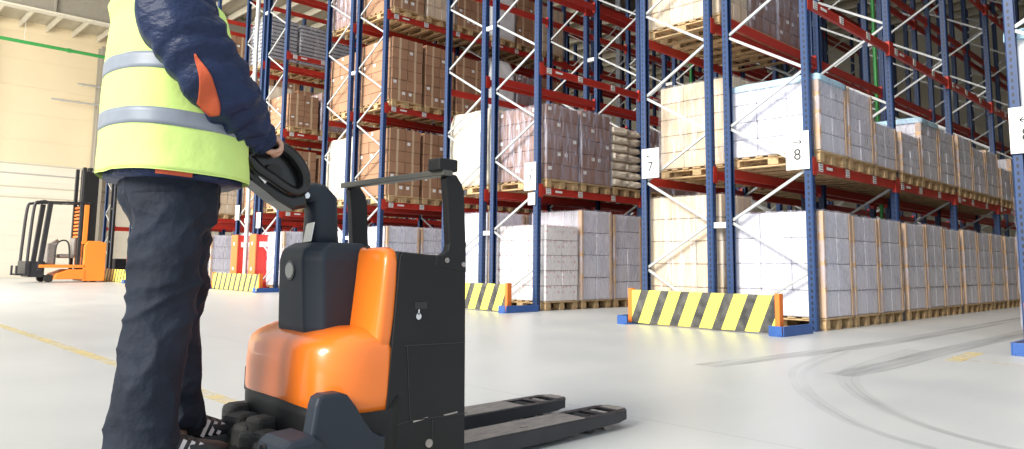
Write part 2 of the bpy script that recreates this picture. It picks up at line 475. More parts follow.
def beam_mesh():
    b_ = bmesh.new()
    L_ = BAY - .10
    add_box(b_, (BAY / 2, 0, -.06), (L_, .05, .12), .006)
    add_box(b_, (BAY / 2, -.004, -.035), (L_ - .01, .05, .03), .004)
    for s in (0, 1):
        x = .051 + .02 if s == 0 else BAY - .051 - .02
        add_box(b_, (x - (.036 if s == 0 else -.036), -.036, -.06), (.10, .006, .22), .002)
        add_box(b_, (x, -.008, -.06), (.008, .06, .22))
    return mesh_of(b_, 'beam', M_RED)
ME_BEAM = beam_mesh()
def brace_mesh(dy, dz):
    b_ = bmesh.new()
    add_bar(b_, (0, 0, 0), (0, dy, dz), .036, .026, (1, 0, 0), .003)
    return mesh_of(b_, 'brace', M_ZINC)
ME_BR = {}
ME_LBL = mesh_of(box((0, 0, 0), (.115, .004, .10)), 'barcode_label', M_LABEL)
ME_WST = mesh_of(box((0, 0, 0), (.17, .004, .035)), 'beam_sticker', M_WHITE)
ME_SPC = mesh_of(box((0, 0, 0), (.06, .178, .075), .004), 'row_spacer', M_WHITE)

RACKS = []
def rack(name_label, yf, yr, nb, outer_front, levels=4, labels=0, lbl_lv=3, sub=True, x0=XE, pitch=BAY):
    root = empty('pallet_rack', (x0, (yf + yr) / 2, 0))
    tag(root, name_label, 'pallet rack', None)
    y0, y1 = yf - (yf + yr) / 2, yr - (yf + yr) / 2
    yo, yi = (y0, y1) if outer_front else (y1, y0)
    d = .04 if yi > yo else -.04
    for k in range(nb + 1):
        x = k * BAY
        link('upright', ME_UP, root, (x, y0, 0)); link('upright', ME_UP, root, (x, y1, 0), (0, 0, PI))
        key = (round(yo - yi, 3))
        for j in range(13):
            z = .09 + .61 * j
            a, b_ = (yi - d, yo + d) if j % 2 == 0 else (yo + d, yi - d)
            kk = (round(b_ - a, 3))
            if kk not in ME_BR: ME_BR[kk] = brace_mesh(b_ - a, .57)
            link('brace', ME_BR[kk], root, (x, a, z + .02))
    for k in range(nb):
        for li in range(levels):
            for f, y in ((1, y0 - .0), (0, y1)):
                o = link('beam', ME_BEAM, root, (k * BAY, y - (.028 if f else -.028) * -1 * 0, LV[li]), (0, 0, 0))
                if f: o.location = (k * BAY, y - .01, LV[li])
                else:
                    o.location = ((k + 1) * BAY, y + .01, LV[li]); o.rotation_euler = (0, 0, PI)
                if f and k < labels and li < lbl_lv:
                    for fx in (.22, 1.02, 1.93):
                        link('barcode_label', ME_LBL, o, (fx, -.0312, -.06))
                    link('beam_sticker', ME_WST, o, (.47, -.0312, -.055))
    RACKS.append(root)
    return root

#            y front, y rear per half
GEO = {'A': (3.82, 4.88, 5.15, 6.20), 'B': (8.34, 9.40, 9.67, 10.72), 'C': (12.84, 13.90, 14.17, 15.22),
       'D': (17.32, 18.38, 18.65, 19.70), 'E': (21.80, 22.86, 23.13, 24.18), 'F': (26.28, 27.34, 27.61, 28.66)}
RN = {
 ('A', 0): 'blue and red pallet rack bearing the sign 8 with a bright aisle at its right',
 ('A', 1): 'blue and red pallet rack bearing the white sign 7, joined behind the rack signed 8',
 ('B', 0): 'blue and red rack across the aisle from sign 7, white cartons at its foot',
 ('B', 1): 'blue and red rack just behind the load guard of the orange truck',
 ('C', 0): 'blue and red rack stacked with label-dotted brown cartons, seen above the truck load guard',
 ('C', 1): 'rack with tall cream wrapped goods joined behind the brown carton rack',
 ('D', 0): 'rack carrying grey tray stacks high up, beside the right red cabinet',
 ('D', 1): 'rack joined behind the grey tray rack, beside the left red cabinet',
 ('E', 0): 'far pallet rack just in front of the worker elbow and hip',
 ('E', 1): 'far pallet rack mostly hidden behind the worker back',
 ('F', 0): 'distant pallet rack between the worker legs and the far order picker truck',
 ('F', 1): 'most distant pallet rack beside the far order picker truck',
}
NB = {'A': 6, 'B': 6, 'C': 6, 'D': 5, 'E': 3, 'F': 2}
ROOT = {}
for bkey, (a, b_, c, d_) in GEO.items():
    lab = {'A': 4, 'B': 2, 'C': 2, 'D': 1}.get(bkey, 0)
    ROOT[bkey, 0] = rack(RN[bkey, 0], a, b_, NB[bkey], True, labels=lab)
    ROOT[bkey, 1] = rack(RN[bkey, 1], c, d_, NB[bkey], False, labels=0)
    for k in range(3 if bkey in 'ABC' else 1):
        for z in (1.27, 4.93, 7.4):
            ym = (b_ + c) / 2 - (a + b_) / 2
            link('row_spacer', ME_SPC, ROOT[bkey, 0], (k * BAY - .055 * 0, ym, z))
rack('farthest pallet rack, low beams seen just right of the order picker', 30.78, 31.84, 1, True, labels=0)
ROOT['Z', 1] = rack('blue pallet rack at the right edge of the view, cut by the frame', .66, 1.72, 1, False, labels=0)
for r in RACKS: r['group'] = 'pallet racks of the warehouse'

# aisle signs on the rack ends
def glyph(ch, h, m, parent, loc):
    """a printed character facing -x, flat plate of letter shape"""
    cu = bpy.data.curves.new('digit', 'FONT'); cu.body = ch; cu.size = h; cu.align_x = 'CENTER'; cu.align_y = 'CENTER'; cu.extrude = .0008
    t = bpy.data.objects.new('digit', cu); COL.objects.link(t)
    dg = bpy.context.evaluated_depsgraph_get()
    me = bpy.data.meshes.new_from_object(t.evaluated_get(dg))
    bpy.data.objects.remove(t)
    me.materials.clear(); me.materials.append(m)
    return link('digit', me, parent, loc, (PI / 2, 0, -PI / 2))
def arrow(parent, loc, right, m):
    b_ = bmesh.new()
    s = -1 if right else 1      # +y is to the left as seen
    add_box(b_, (0, 0, 0), (.0016, .105, .010))
    for q in (1, -1):
        add_bar(b_, (0, s * .054, 0), (0, s * .024, q * .027), .010, .0016, (1, 0, 0))
    return put('arrow', b_, m, parent, loc)
def sign(y, z, w, h, ch, right, label):
    r = empty('aisle_sign', (XE - .075, y, z))
    tag(r, label, 'sign', 'aisle number signs')
    put('sign_board', box((0, 0, 0), (.008, w, h), .002), M_WHITE, r)
    if ch:
        glyph(ch, .19, M_BLACKINK, r, (-.0055, 0, -.055))
        arrow(r, (-.005, 0, .10), right, M_BLACKINK)
    return r
sign(6.06, 2.17, .29, .42, '7', False, 'white sign with a left arrow and 7')
sign(3.93, 2.13, .29, .46, '8', True, 'white sign with a right arrow and 8')
sign(8.44, 2.17, .27, .46, '7', True, 'white sign with a right arrow at the rack above the short striped barrier')
sign(1.62, 2.10, .29, .46, '8', False, 'white sign cut by the right edge of the view')
sign(8.40, 1.80, .16, .20, None, False, 'small blank white plate below the right arrow sign above short barrier')
sign(15.12, 2.22, .26, .30, None, False, 'blank white plate on the blue upright left of the load guard')
sign(19.6, 2.05, .24, .40, None, False, 'blank white plate above the left red cabinet')
sign(18.3, 1.8, .24, .40, None, False, 'blank white plate above the right red cabinet')

# ------------------------------------------------------------------ pallets and loads (prototypes, then copies)
def park(o): o.location = (0, 0, -50)
def make_pallet():
    r = empty('wooden_pallet')
    b_ = bmesh.new()
    for i in range(7): add_box(b_, (0, -.55 + i * 1.1 / 6, .133), (.80, .125 if i in (0, 3, 6) else .10, .022), .003)
    for x in (-.33, 0, .33): add_box(b_, (x, 0, .111), (.10, 1.2, .022), .002)
    put('top_deck', b_, M_PALLET, r)
    for x in (-.33, 0, .33):
        b_ = bmesh.new()
        add_box(b_, (x, 0, .011), (.10, 1.2, .022), .002)
        for y in (-.53, 0, .53): add_box(b_, (x, y, .061), (.12, .14, .078), .003)
        put('skid', b_, M_PALLET, r)
    return r
# goods: base at z=0, footprint about .84 x 1.22
def shell(w, d, h, amp=.012, seed=0, nx=10, ny=14, nz=14, bulge=0.0, top_round=0.0, tiers=0):
    """a wrinkled box hull: film or sheet over a stack"""
    b_ = bmesh.new()
    bmesh.ops.create_cube(b_, size=1.0)
    bmesh.ops.subdivide_edges(b_, edges=b_.edges[:], cuts=15 if tiers else 9, use_grid_fill=True)
    sd = Vector((seed * 13.1, seed * 7.7, seed * 3.3))
    for v in b_.verts:
        x, y, z = v.co
        zz = z + .5
        k = 1.0
        if top_round and zz > .7: k = 1 - top_round * ((zz - .7) / .3) ** 2
        kb = 1 + bulge * math.sin(PI * min(1, zz * 1.05))
        p = Vector((x * w * k * kb, y * d * k * kb, zz * h))
        n = Vector((x if abs(abs(x) - .5) < 1e-4 else 0, y if abs(abs(y) - .5) < 1e-4 else 0, .5 * (z > .499))).normalized() if True else None
        q = noise.noise(p * 5 + sd) + .5 * noise.noise(p * 11 + sd)
        if zz > .02: p += n * q * amp
        if tiers:
            fr = (zz * tiers) % 1.0; dd = min(fr, 1 - fr)
            if .03 < zz < .97: p -= Vector((n.x, n.y, 0)) * .016 * math.exp(-(dd / .13) ** 2)
        v.co = p
    return b_
def goods_cartons(name, m, tiers, h, film_m=None, nx=2, ny=3, board=False, spot=False, w=.80, d=1.2, tape=None, seed=1, top=None):
    r = empty(name)
    ch = h / tiers
    cm = box((0, 0, 0), (w / nx - .006, d / ny - .006, ch - .006), .012 if film_m else .006)
    if tape:
        cm.faces.ensure_lookup_table()
        add_box(cm, (0, 0, 0), (.055, d / ny - .003, ch - .003), 0, mi=1)
    me = mesh_of(cm, 'carton', [m, tape] if tape else [m])
    lm = mesh_of(box((0, 0, 0), (.075, .004, .06)), 'carton_label', M_WHITE)
    lmx = mesh_of(box((0, 0, 0), (.004, .075, .06)), 'carton_label', M_WHITE)
    rd = random.Random(seed)
    for t in range(tiers):
        for i in range(nx):
            for j in range(ny):
                if 0 < i < nx - 1 and 0 < j < ny - 1 and t < tiers - 1: continue
                x = -w / 2 + (i + .5) * w / nx; y = -d / 2 + (j + .5) * d / ny
                o = link('carton', me, r, (x + rd.uniform(-.006, .006), y + rd.uniform(-.006, .006), (t + .5) * ch))
                if spot and j == 0 and rd.random() < .5:
                    link('carton_label', lm, o, (rd.choice((-1, 1)) * w / nx * .28, -d / ny / 2 - .001, ch * .22))
                if spot and i == 0 and rd.random() < .3:
                    link('carton_label', lmx, o, (-w / nx / 2 - .001, d / ny * .2, ch * .22))
    if film_m:
        put('stretch_film', shell(w + .045, d + .045, h + .012, .010, seed, tiers=tiers), film_m, r, smooth=True)
    if top: put('top_sheet', shell(w + .04, d + .05, .10, .012, seed + 1, top_round=.08), top, r, (0, 0, h - .06), smooth=True)
    if board:
        for sx in (-1, 1):
            b_ = bmesh.new()
            add_box(b_, (sx * (w / 2 + .012), -d / 2 + .028, h / 2), (.008, .075, h - .01), .002)
            add_box(b_, (sx * (w / 2 - .012), -d / 2 - .012, h / 2), (.056, .008, h - .01), .002)
            put('corner_board', b_, M_BOARD, r)
    return r
def goods_sheet(name, m, h, seed=3, bulge=.03, tr=.12, top=None, straps=True):
    r = empty(name)
    put('wrapped_goods', shell(.80, 1.2, h, .02, seed, bulge=bulge, top_round=tr), m, r, smooth=True)
    if top:
        b_ = shell(.845, 1.235, .13, .022, seed + 1, top_round=.10)
        put('top_sheet', b_, top, r, (0, 0, h - .095), smooth=True)
    if straps:
        for y in (-.3, .3):
            b_ = bmesh.new()
            w = .80 * (1 + bulge) / 2 + .03
            add_tube(b_, [(-w, y, .01), (-w - .01, y, h * .5), (-w * .86, y, h * .96), (0, y, h + .035), (w * .86, y, h * .96), (w + .01, y, h * .5), (w, y, .01)], .006, 6)
            put('strap', b_, M_PIPE, r)
    return r
def goods_trays(h=1.15, tiers=11):
    r = empty('tray_stack')
    th = h / tiers
    b_ = bmesh.new()
    add_box(b_, (0, 0, 0), (.394, .294, th * .60), .006)
    for k in range(5): add_box(b_, (-.15 + k * .075, -.1475, th * .12), (.03, .004, th * .3), 0)
    add_box(b_, (0, 0, -th * .42), (.37, .27, th * .2), 0, mi=1)
    for k in (-1, 1): add_box(b_, (0, k * .12, th * .42), (.38, .04, th * .16), 0, mi=1)
    me = mesh_of(b_, 'tray', [M_TRAY, M_TRAYD])
    for t in range(tiers):
        for x in (-.2, .2):
            for j, y in enumerate((-.45, -.15, .15, .45)):
                if j in (1, 2) and t < tiers - 1 and x > 0: continue
                link('tray', me, r, (x, y, (t + .52) * th))
    put('stretch_film', shell(.84, 1.24, h + .012, .012, 5), M_FILMT, r, smooth=True)
    return r

def goods_bags(h=1.2, tiers=7):
    r = empty('bag_stack'); th = h / tiers; rd = random.Random(5)
    mesh = []
    for q in range(3):
        b_ = shell(.41, .62, th * 1.12, .03, 20 + q, bulge=.0, top_round=0)
        for v in b_.verts:
            x, y, z = v.co.x / .205, v.co.y / .31, v.co.z / (th * 1.12) - .5
            k = 1 - .55 * max(abs(x), abs(y)) ** 4
            v.co.z = th * .5 + th * 1.12 * z * k
        mesh.append(mesh_of(b_, 'bag', M_CREAM, True))
    for t in range(tiers):
        for i in (-1, 1):
            for j in (-1, 1):
                link('bag', mesh[rd.randrange(3)], r, (i * .198 + rd.uniform(-.02, .02), j * .30 + rd.uniform(-.02, .02), t * th + .012), (0, 0, rd.choice((0, PI)) + rd.uniform(-.06, .06)))
    return r
PROTO = {
 'bags': goods_bags(),
 'pallet': make_pallet(),
 'white': goods_cartons('wrapped_carton_stack', M_WCART, 4, 1.28, M_FILM, board=True, seed=1),
 'white_b': goods_cartons('wrapped_carton_stack', M_WCART, 5, 1.28, M_FILM, board=True, seed=2),
 'brown': goods_cartons('carton_stack', M_BCART, 6, 1.28, None, ny=3, spot=True, tape=M_TAPE, seed=3),
 'brown_w': goods_cartons('wrapped_carton_stack', M_DCART, 5, 1.28, M_FILM, spot=True, seed=4),
 'cream': goods_sheet('wrapped_bale', M_CREAM, 1.28, 3),
 'creamc': goods_cartons('carton_stack', M_CCART, 5, 1.28, M_FILMT, seed=5, board=False, tape=M_TAPE),
 'sheet': goods_sheet('sheeted_bale', M_WBAG, 1.06, 6, bulge=.0, tr=.02, top=M_BSHEET, straps=True),
 'pink': goods_cartons('printed_carton_stack', M_PINK, 5, 1.2, M_FILMT, seed=7, board=False),
 'tray': goods_trays(),
 'white_top': goods_cartons('sheet_topped_carton_stack', M_WCART, 4, 1.0, M_FILM, board=True, seed=11, top=M_BSHEET),
 'plastic': goods_sheet('plastic_covered_bale', M_WBAG, 1.28, 9, bulge=.02, tr=.2, straps=False),
}
BASEH = {k: 1.28 for k in PROTO}; BASEH.update(bags=1.2, white_top=1.0, sheet=1.06, pink=1.2, tray=1.15)
DESC = {'bags': 'stacked cream bags', 'white': 'film-wrapped white cartons', 'white_b': 'film-wrapped white cartons', 'brown': 'brown cartons with white labels', 'brown_w': 'film-wrapped brown cartons',
        'cream': 'cream wrapped bale', 'creamc': 'light brown cartons', 'sheet': 'white bale with pale blue top', 'pink': 'white cartons with pinkish print', 'white_top': 'white cartons under pale blue sheet', 'tray': 'stacked grey trays', 'plastic': 'white plastic covered bale'}
CATS = {'bags': 'bags', 'white_top': 'cartons', 'white': 'cartons', 'white_b': 'cartons', 'brown': 'cartons', 'brown_w': 'cartons', 'cream': 'bale', 'creamc': 'cartons', 'sheet': 'bale', 'pink': 'cartons', 'tray': 'trays', 'plastic': 'bale'}
ORD = ['first', 'second', 'third', 'fourth', 'fifth', 'sixth', 'seventh', 'eighth', 'ninth', 'tenth', 'eleventh', 'twelfth', 'thirteenth', 'fourteenth', 'fifteenth']
LVN = ['floor', 'lowest beams', 'second beams', 'third beams']
PLACE = {('A', 0): 'rack by sign eight', ('A', 1): 'rack by sign seven', ('B', 0): 'rack facing sign seven', ('B', 1): 'rack behind the load guard', ('C', 0): 'brown carton rack',
         ('C', 1): 'rack behind brown cartons', ('D', 0): 'grey tray rack', ('D', 1): 'rack behind grey trays', ('E', 0): 'rack at worker elbow', ('E', 1): 'rack behind worker back',
         ('F', 0): 'distant rack by worker legs', ('F', 1): 'rack by far order picker', ('Z', 1): 'right edge rack'}
FIRST = set()
def place(key, lvl, slot, kind, h, xoff=0.0, yoff=0.0, rz=0.0, wide=1.0):
    bk, half = key
    if bk == 'Z': yc = (0.66 + 1.72) / 2
    else:
        g = GEO[bk]; yc = (g[0] + g[1]) / 2 if half == 0 else (g[2] + g[3]) / 2
    x = XE + (slot // 3) * BAY + .06 + .47 + (slot % 3) * .885 + xoff
    z = 0 if lvl == 0 else LV[lvl - 1]
    y = yc + yoff
    where = '%s in, %s of %s' % (ORD[slot], LVN[lvl], PLACE[key])
    def get(k):
        if k not in FIRST:
            FIRST.add(k); return PROTO[k]
        return copy_tree(PROTO[k])
    p = get('pallet'); p.location = (x, y, z + .001); p.rotation_euler = (0, 0, rz)
    tag(p, 'wooden pallet, ' + where, 'pallet', 'wooden pallets in the racks')
    g = get(kind); g.location = (x, y, z + .146); g.rotation_euler = (0, 0, rz); g.scale = (wide, 1, h / BASEH[kind])
    tag(g, '%s, %s' % (DESC[kind], where), CATS[kind], 'goods on the %s of %s' % (LVN[lvl], PLACE[key]))
    return g

A0, A1, B0, B1, C0, C1, D0, D1, E0, E1, F0, F1, Z1 = [(c, h) for c, h in (('A', 0), ('A', 1), ('B', 0), ('B', 1), ('C', 0), ('C', 1), ('D', 0), ('D', 1), ('E', 0), ('E', 1), ('F', 0), ('F', 1), ('Z', 1))]
for s in range(12): place(A0, 0, s, 'white', (1.27, 1.25, 1.26, 1.25, 1.27, 1.24)[s % 6])
hA1 = (None, .93, .60, .60, None, .88, .92, .80, .86, .62, .9, .84)
for s in range(12):
    if s in (0, 4): place(A0, 1, s, 'white_top', .92)
    else: place(A0, 1, s, 'white_b' if s % 2 else 'white', hA1[s])
place(A1, 0, 0, 'creamc', 1.55); place(A1, 0, 1, 'white', 1.3); place(A1, 0, 2, 'brown', 1.4)
place(A1, 1, 0, 'creamc', 1.22, xoff=.36); place(A1, 1, 1, 'creamc', 1.3, xoff=.36)
place(A1, 2, 0, 'creamc', 1.25, xoff=.03); place(A1, 2, 1, 'brown_w', 1.2, xoff=.015); place(A1, 2, 2, 'brown_w', 1.05)
for s in range(3, 6): place(A1, 1, s, 'brown_w', 1.2)
for s in range(6):
    place(B0, 0, s, ('pink', 'white', 'white_b', 'white', 'white_b', 'white')[s], (1.24, 1.53, 1.5, 1.5, 1.5, 1.5)[s])
    place(B0, 1, s, ('brown_w', 'brown_w', 'bags', 'brown_w', 'brown_w', 'bags')[s], (1.25, 1.27, 1.12, 1.2, 1.3, 1.2)[s])
for s in range(3):
    place(B1, 0, s, ('white', 'white_b', 'white')[s], (1.5, 1.5, 1.5)[s])
    place(B1, 1, s, ('cream', 'brown_w', 'brown')[s], (1.38, 1.3, 1.3)[s])
for s in range(6):
    place(C0, 0, s, ('white', 'white_b')[s % 2], 1.35)
    place(C0, 1, s, ('brown', 'brown', 'brown', 'brown', 'brown', 'brown')[s], (1.42, 1.42, 1.4, 1.3, 1.4, 1.3)[s])
    place(C0, 2, s, ('brown', 'brown', 'brown', 'plastic', 'brown_w', 'brown')[s], (1.36, 1.36, 1.3, 1.5, 1.2, 1.3)[s])
    place(C0, 3, s, ('brown', 'creamc', 'brown', 'plastic', 'brown', 'creamc')[s], (1.4, 1.3, 1.3, 1.3, 1.2, 1.2)[s])
for s in range(2):
    place(C1, 0, s, 'white', 1.3); place(C1, 1, s, ('cream', 'brown')[s], 1.4); place(C1, 2, s, 'brown', 1.3); place(C1, 3, s, 'brown_w', 1.2)
for s in range(5):
    place(D0, 0, s, 'white', 1.35)
    if s < 4: place(D0, 1, s, ('brown', 'brown', 'creamc', 'cream')[s], (1.42, 1.3, 1.4, 1.3)[s])
    if s < 4: place(D0, 2, s, ('brown', 'brown_w', 'cream', 'brown')[s], (.85, 1.0, 1.3, 1.2)[s])
for s in range(2):
    place(D1, 0, s, 'white', 1.35); place(D1, 1, s, 'brown', 1.35); place(D1, 2, s, ('cream', 'brown')[s], 1.3); place(D1, 3, s, 'tray', 1.15)
for s in range(2, 6): place(D1, 3, s, 'tray', (1.15, 1.08, 1.15, 1.1)[s - 2])
for s in range(3):
    place(E0, 0, s, 'white', 1.35); place(E0, 1, s, 'creamc', 1.4)
    place(E0, 2, s, 'brown', 1.45); place(E0, 3, s, 'brown', 1.4)
place(F0, 0, 0, 'white', 1.3); place(F1, 0, 0, 'white', 1.3); place(F1, 1, 0, 'creamc', 1.3); place(F0, 1, 0, 'creamc', 1.3)
place(Z1, 1, 0, 'sheet', 1.0); place(Z1, 0, 0, 'white', 1.3)

# ------------------------------------------------------------------ rack end barriers
def barrier(xc, y0, y1, label):
    r = empty('striped_barrier', (xc, (y0 + y1) / 2, 0))
    tag(r, label, 'barrier', 'black and yellow barriers at the rack ends')
    L_ = y1 - y0
    put('striped_panel', box((0, 0, .225), (.045, L_ - .12, .41), .006), M_HAZ, r)
    for s in (-1, 1):
        put('end_post', box((.02, s * (L_ / 2 - .03), .235), (.09, .055, .43), .004), M_ORPOST, r)
        b_ = bmesh.new()
        add_prism(b_, [(-.16, s * L_ / 2 - .05), (-.10, s * L_ / 2 - .09), (.58, s * L_ / 2 - .09), (.58, s * L_ / 2 + .09), (-.10, s * L_ / 2 + .09), (-.16, s * L_ / 2 + .05)], 'z', .001, .02)
        add_box(b_, (.22, s * (L_ / 2 + .085), .055), (.70, .012, .11), .003)
        add_box(b_, (-.14, s * (L_ / 2), .055), (.012, .15, .11), .003)
        put('floor_shoe', b_, M_BLUEP, r)
    return r
barrier(7.72, 3.80, 5.84, 'black and yellow barrier below the signs 7 and 8')
barrier(7.92, 8.28, 10.75, 'black and yellow barrier directly right of the orange truck')
barrier(8.1, 17.12, 19.95, 'yellow striped barrier at the foot of the two red cabinets')
barrier(7.85, 26.2, 28.6, 'small distant yellow striped barrier between the order picker and worker legs')
barrier(7.75, -.6, 1.58, 'barrier at the right edge with only its blue shoe in view')

# ------------------------------------------------------------------ red cabinets between the far racks
def cabinet(x, y, w, label, dark=False):
    r = empty('floor_cabinet', (x, y, 0)); tag(r, label, 'cabinet', 'floor cabinets at the far rack ends')
    put('housing', box((.215, 0, .72), (.39, w, 1.42), .012), M_REDCAB if not dark else M_DARKM, r)
    put('front_panel', box((-.0, 0, .72), (.04, w + .01, 1.44), .01), M_ORCAB if not dark else M_OR2, r)
    for z in (.55, 1.2): put('lamp', add_cyl(bmesh.new(), (-.03, 0, z), (-.015, 0, z), .04, 14), M_WHITE, r)
    put('warning_plate', box((.215, -w / 2 - .004, 1.18), (.26, .006, .14)), M_WHITE, r)
    put('base_foot', box((.215, 0, .012), (.34, w - .06, .02)), M_DARKM, r)
    return r
cabinet(8.42, 18.31, .36, 'red cabinet with orange front, nearer of the two')
cabinet(8.42, 19.40, .36, 'red cabinet with orange front, the farther one beside worker trousers')
cabinet(8.3, 27.55, .6, 'dark cabinet with orange front beyond the worker legs', True)

# ------------------------------------------------------------------ pipes
def pipe(name, pts, r, m, label, cat='pipe', group=None, hang=False):
    b_ = bmesh.new(); add_tube(b_, pts, r, 12)
    # couplings
    p0, p1 = Vector(pts[0]), Vector(pts[-1]); d = (p1 - p0)
    for t in (.2, .5, .8):
        c = p0 + d * t; u = d.normalized() * .06
        add_cyl(b_, c - u, c + u, r * 1.35, 12)
    o = put(name, b_, m, smooth=False)
    if hang:
        for t in (.12, .5, .88):
            c = p0 + d * t
            h_ = bmesh.new(); add_cyl(h_, c, (c.x, c.y, ZC + .01), .008, 8); add_cyl(h_, (c.x, c.y, ZC - .03), (c.x, c.y, ZC + .005), .05, 10)
            put('hanger', h_, M_PIPE, o)
    return tag(o, label, cat, group)
pipe('sprinkler_pipe', [(14.25, 5.015, 0), (14.25, 5.015, 10.3)], .034, M_GREENP, 'green vertical pipe inside the rack signed 8, the left one')
pipe('sprinkler_pipe', [(22.4, 5.015, 0), (22.4, 5.015, 10.3)], .05, M_GREENP, 'green vertical pipe near the right edge of the racks')
pipe('sprinkler_pipe', [(15.1, 9.535, 0), (15.1, 9.535, 10.3)], .034, M_GREENP, 'green vertical pipe seen right of the sign 7 upright')
pipe('sprinkler_pipe', [(3.0, 29.5, 8.16), (20, 29.5, 8.05)], .06, M_GREENP, 'green horizontal pipe crossing high before the beige wall', hang=True)
pipe('conduit_pipe', [(6.95, 34.31, 7.24), (8.9, 34.31, 7.24)], .04, M_PIPE, 'thin grey horizontal pipe before the beige wall, lower one')
pipe('conduit_pipe', [(7.85, 34.31, 8.02), (8.9, 34.31, 8.02)], .04, M_PIPE, 'thin grey horizontal pipe before the beige wall, upper one')
pipe('conduit_pipe', [(8.42, 18.72, 0), (8.42, 18.72, 9.0)], .055, M_PIPE, 'pale vertical pipe rising between the two red cabinets')

# ------------------------------------------------------------------ far order-picker truck
def far_truck():
    r = empty('order_picker_truck', (6.3, 28.0, 0))
    tag(r, 'distant orange order picker truck with black mast before the cream wall', 'forklift')
    X = lambda x: x - 6.3
    put('chassis', add_prism(bmesh.new(), [(X(6.85), .04), (X(7.5), .04), (X(7.5), 1.3), (X(7.3), 1.36), (X(6.95), 1.36), (X(6.85), 1.2)], 'y', -.6, .6, .02), M_OR2, r)
    put('drive_deck', add_prism(bmesh.new(), [(X(6.0), .10), (X(6.9), .10), (X(6.9), .42), (X(6.45), .42), (X(6.1), .28)], 'y', -.62, .62, .02), M_OR2, r)
    put('cab_floor', box((X(6.25), 0, .52), (1.3, 1.2, .1), .01), M_OR2, r)
    m = bmesh.new()
    for y in (-.42, .42):
        for k in range(3): add_box(m, (X(6.72) + k * .17, y, 1.95), (.10, .12, 3.7), .008)
    for z in (.5, 1.6, 2.6, 3.75): add_box(m, (X(6.9), 0, z), (.12, .9, .1))
    put('mast', m, M_DARKM, r)
    put('mast_cover', box((X(6.93), -.44, 2.5), (.46, .14, 2.3), .02), M_TBLACK, r)
    for s, y in ((0, -.5), (1, .5)):
        m = bmesh.new(); add_tube(m, smooth_path([(X(5.28), y, .4), (X(5.30), y, 1.2), (X(5.36), y, 2.4), (X(5.48), y, 2.56), (X(5.7), y, 2.58)], 5), .045, 10)
        put('guard_post', m, M_DARKM, r)
        m = bmesh.new(); add_bar(m, (X(5.62), y, .35), (X(5.80), y, 2.55), .12, .14, (1, 0, 0), .01); put('cab_pillar', m, M_DARKM, r)
        put('rear_pillar', box((X(6.85), y, 1.9), (.14, .1, 1.3), .01), M_OR2, r)
    m = bmesh.new()
    for y in (-.5, -.25, 0, .25, .5): add_bar(m, (X(5.6), y, 2.58), (X(6.95), y, 2.62), .06, .05, (0, 0, 1))
    for x in (5.62, 6.3, 6.92): add_box(m, (X(x), 0, 2.6), (.08, 1.1, .06))
    put('overhead_guard', m, M_DARKM, r)
    m = bmesh.new()
    for k in range(9): add_box(m, (X(6.72), 0, 1.5 + k * .12), (.03, .8, .07))
    put('rear_louvre', m, M_ORPOST, r)
    m = bmesh.new(); add_box(m, (X(6.45), 0, .85), (.45, .5, .14), .04); add_box(m, (X(6.64), 0, 1.15), (.12, .5, .6), .04); put('seat', m, M_STEELW, r)
    m = bmesh.new(); add_box(m, (X(5.98), 0, .9), (.28, .6, .7), .05); add_cyl(m, (X(6.1), 0, 1.25), (X(6.05), 0, 1.32), .16, 16); put('console', m, M_STEELW, r)
    m = bmesh.new(); add_tube(m, smooth_path([(X(6.05), -.4, .6), (X(6.1), -.4, 1.25), (X(6.4), -.4, 1.3), (X(6.5), -.4, .6)], 5), .025, 8); put('hand_rail', m, M_DARKM, r)
    m = bmesh.new(); add_box(m, (X(5.55), 0, .42), (.45, 1.0, .5), .02); add_box(m, (X(5.3), 0, .45), (.14, 1.1, .45), .01); put('fork_carriage', m, M_DARKM, r)
    for y in (-.35, .35):
        m = bmesh.new(); add_box(m, (X(5.14), y, .25), (.26, .12, .05), .01); add_box(m, (X(5.04), y, .38), (.05, .12, .30), .01); put('fork', m, M_DARKM, r)
    for x, y in ((5.9, -.5), (5.9, .5), (7.2, -.45), (7.2, .45)):
        put('wheel', add_cyl(bmesh.new(), (X(x), y - .07, .13), (X(x), y + .07, .13), .128, 18), M_RUBBER, r)
    return r
far_truck()
def far_truck_b():
    r = empty('stacker_mast', (8.2, 29.5, 0)); tag(r, 'thin dark mast standing right of the far order picker', 'forklift')
    m = bmesh.new()
    for y in (-.2, .2): add_box(m, (0, y, 1.9), (.08, .08, 3.8), .006)
    for z in (.2, 1.4, 2.6, 3.75): add_box(m, (0, 0, z), (.06, .4, .07))
    put('mast', m, M_DARKM, r)
    put('base_body', box((.35, 0, .4), (.5, .6, .78), .03), M_DARKM, r)
    return r
far_truck_b()

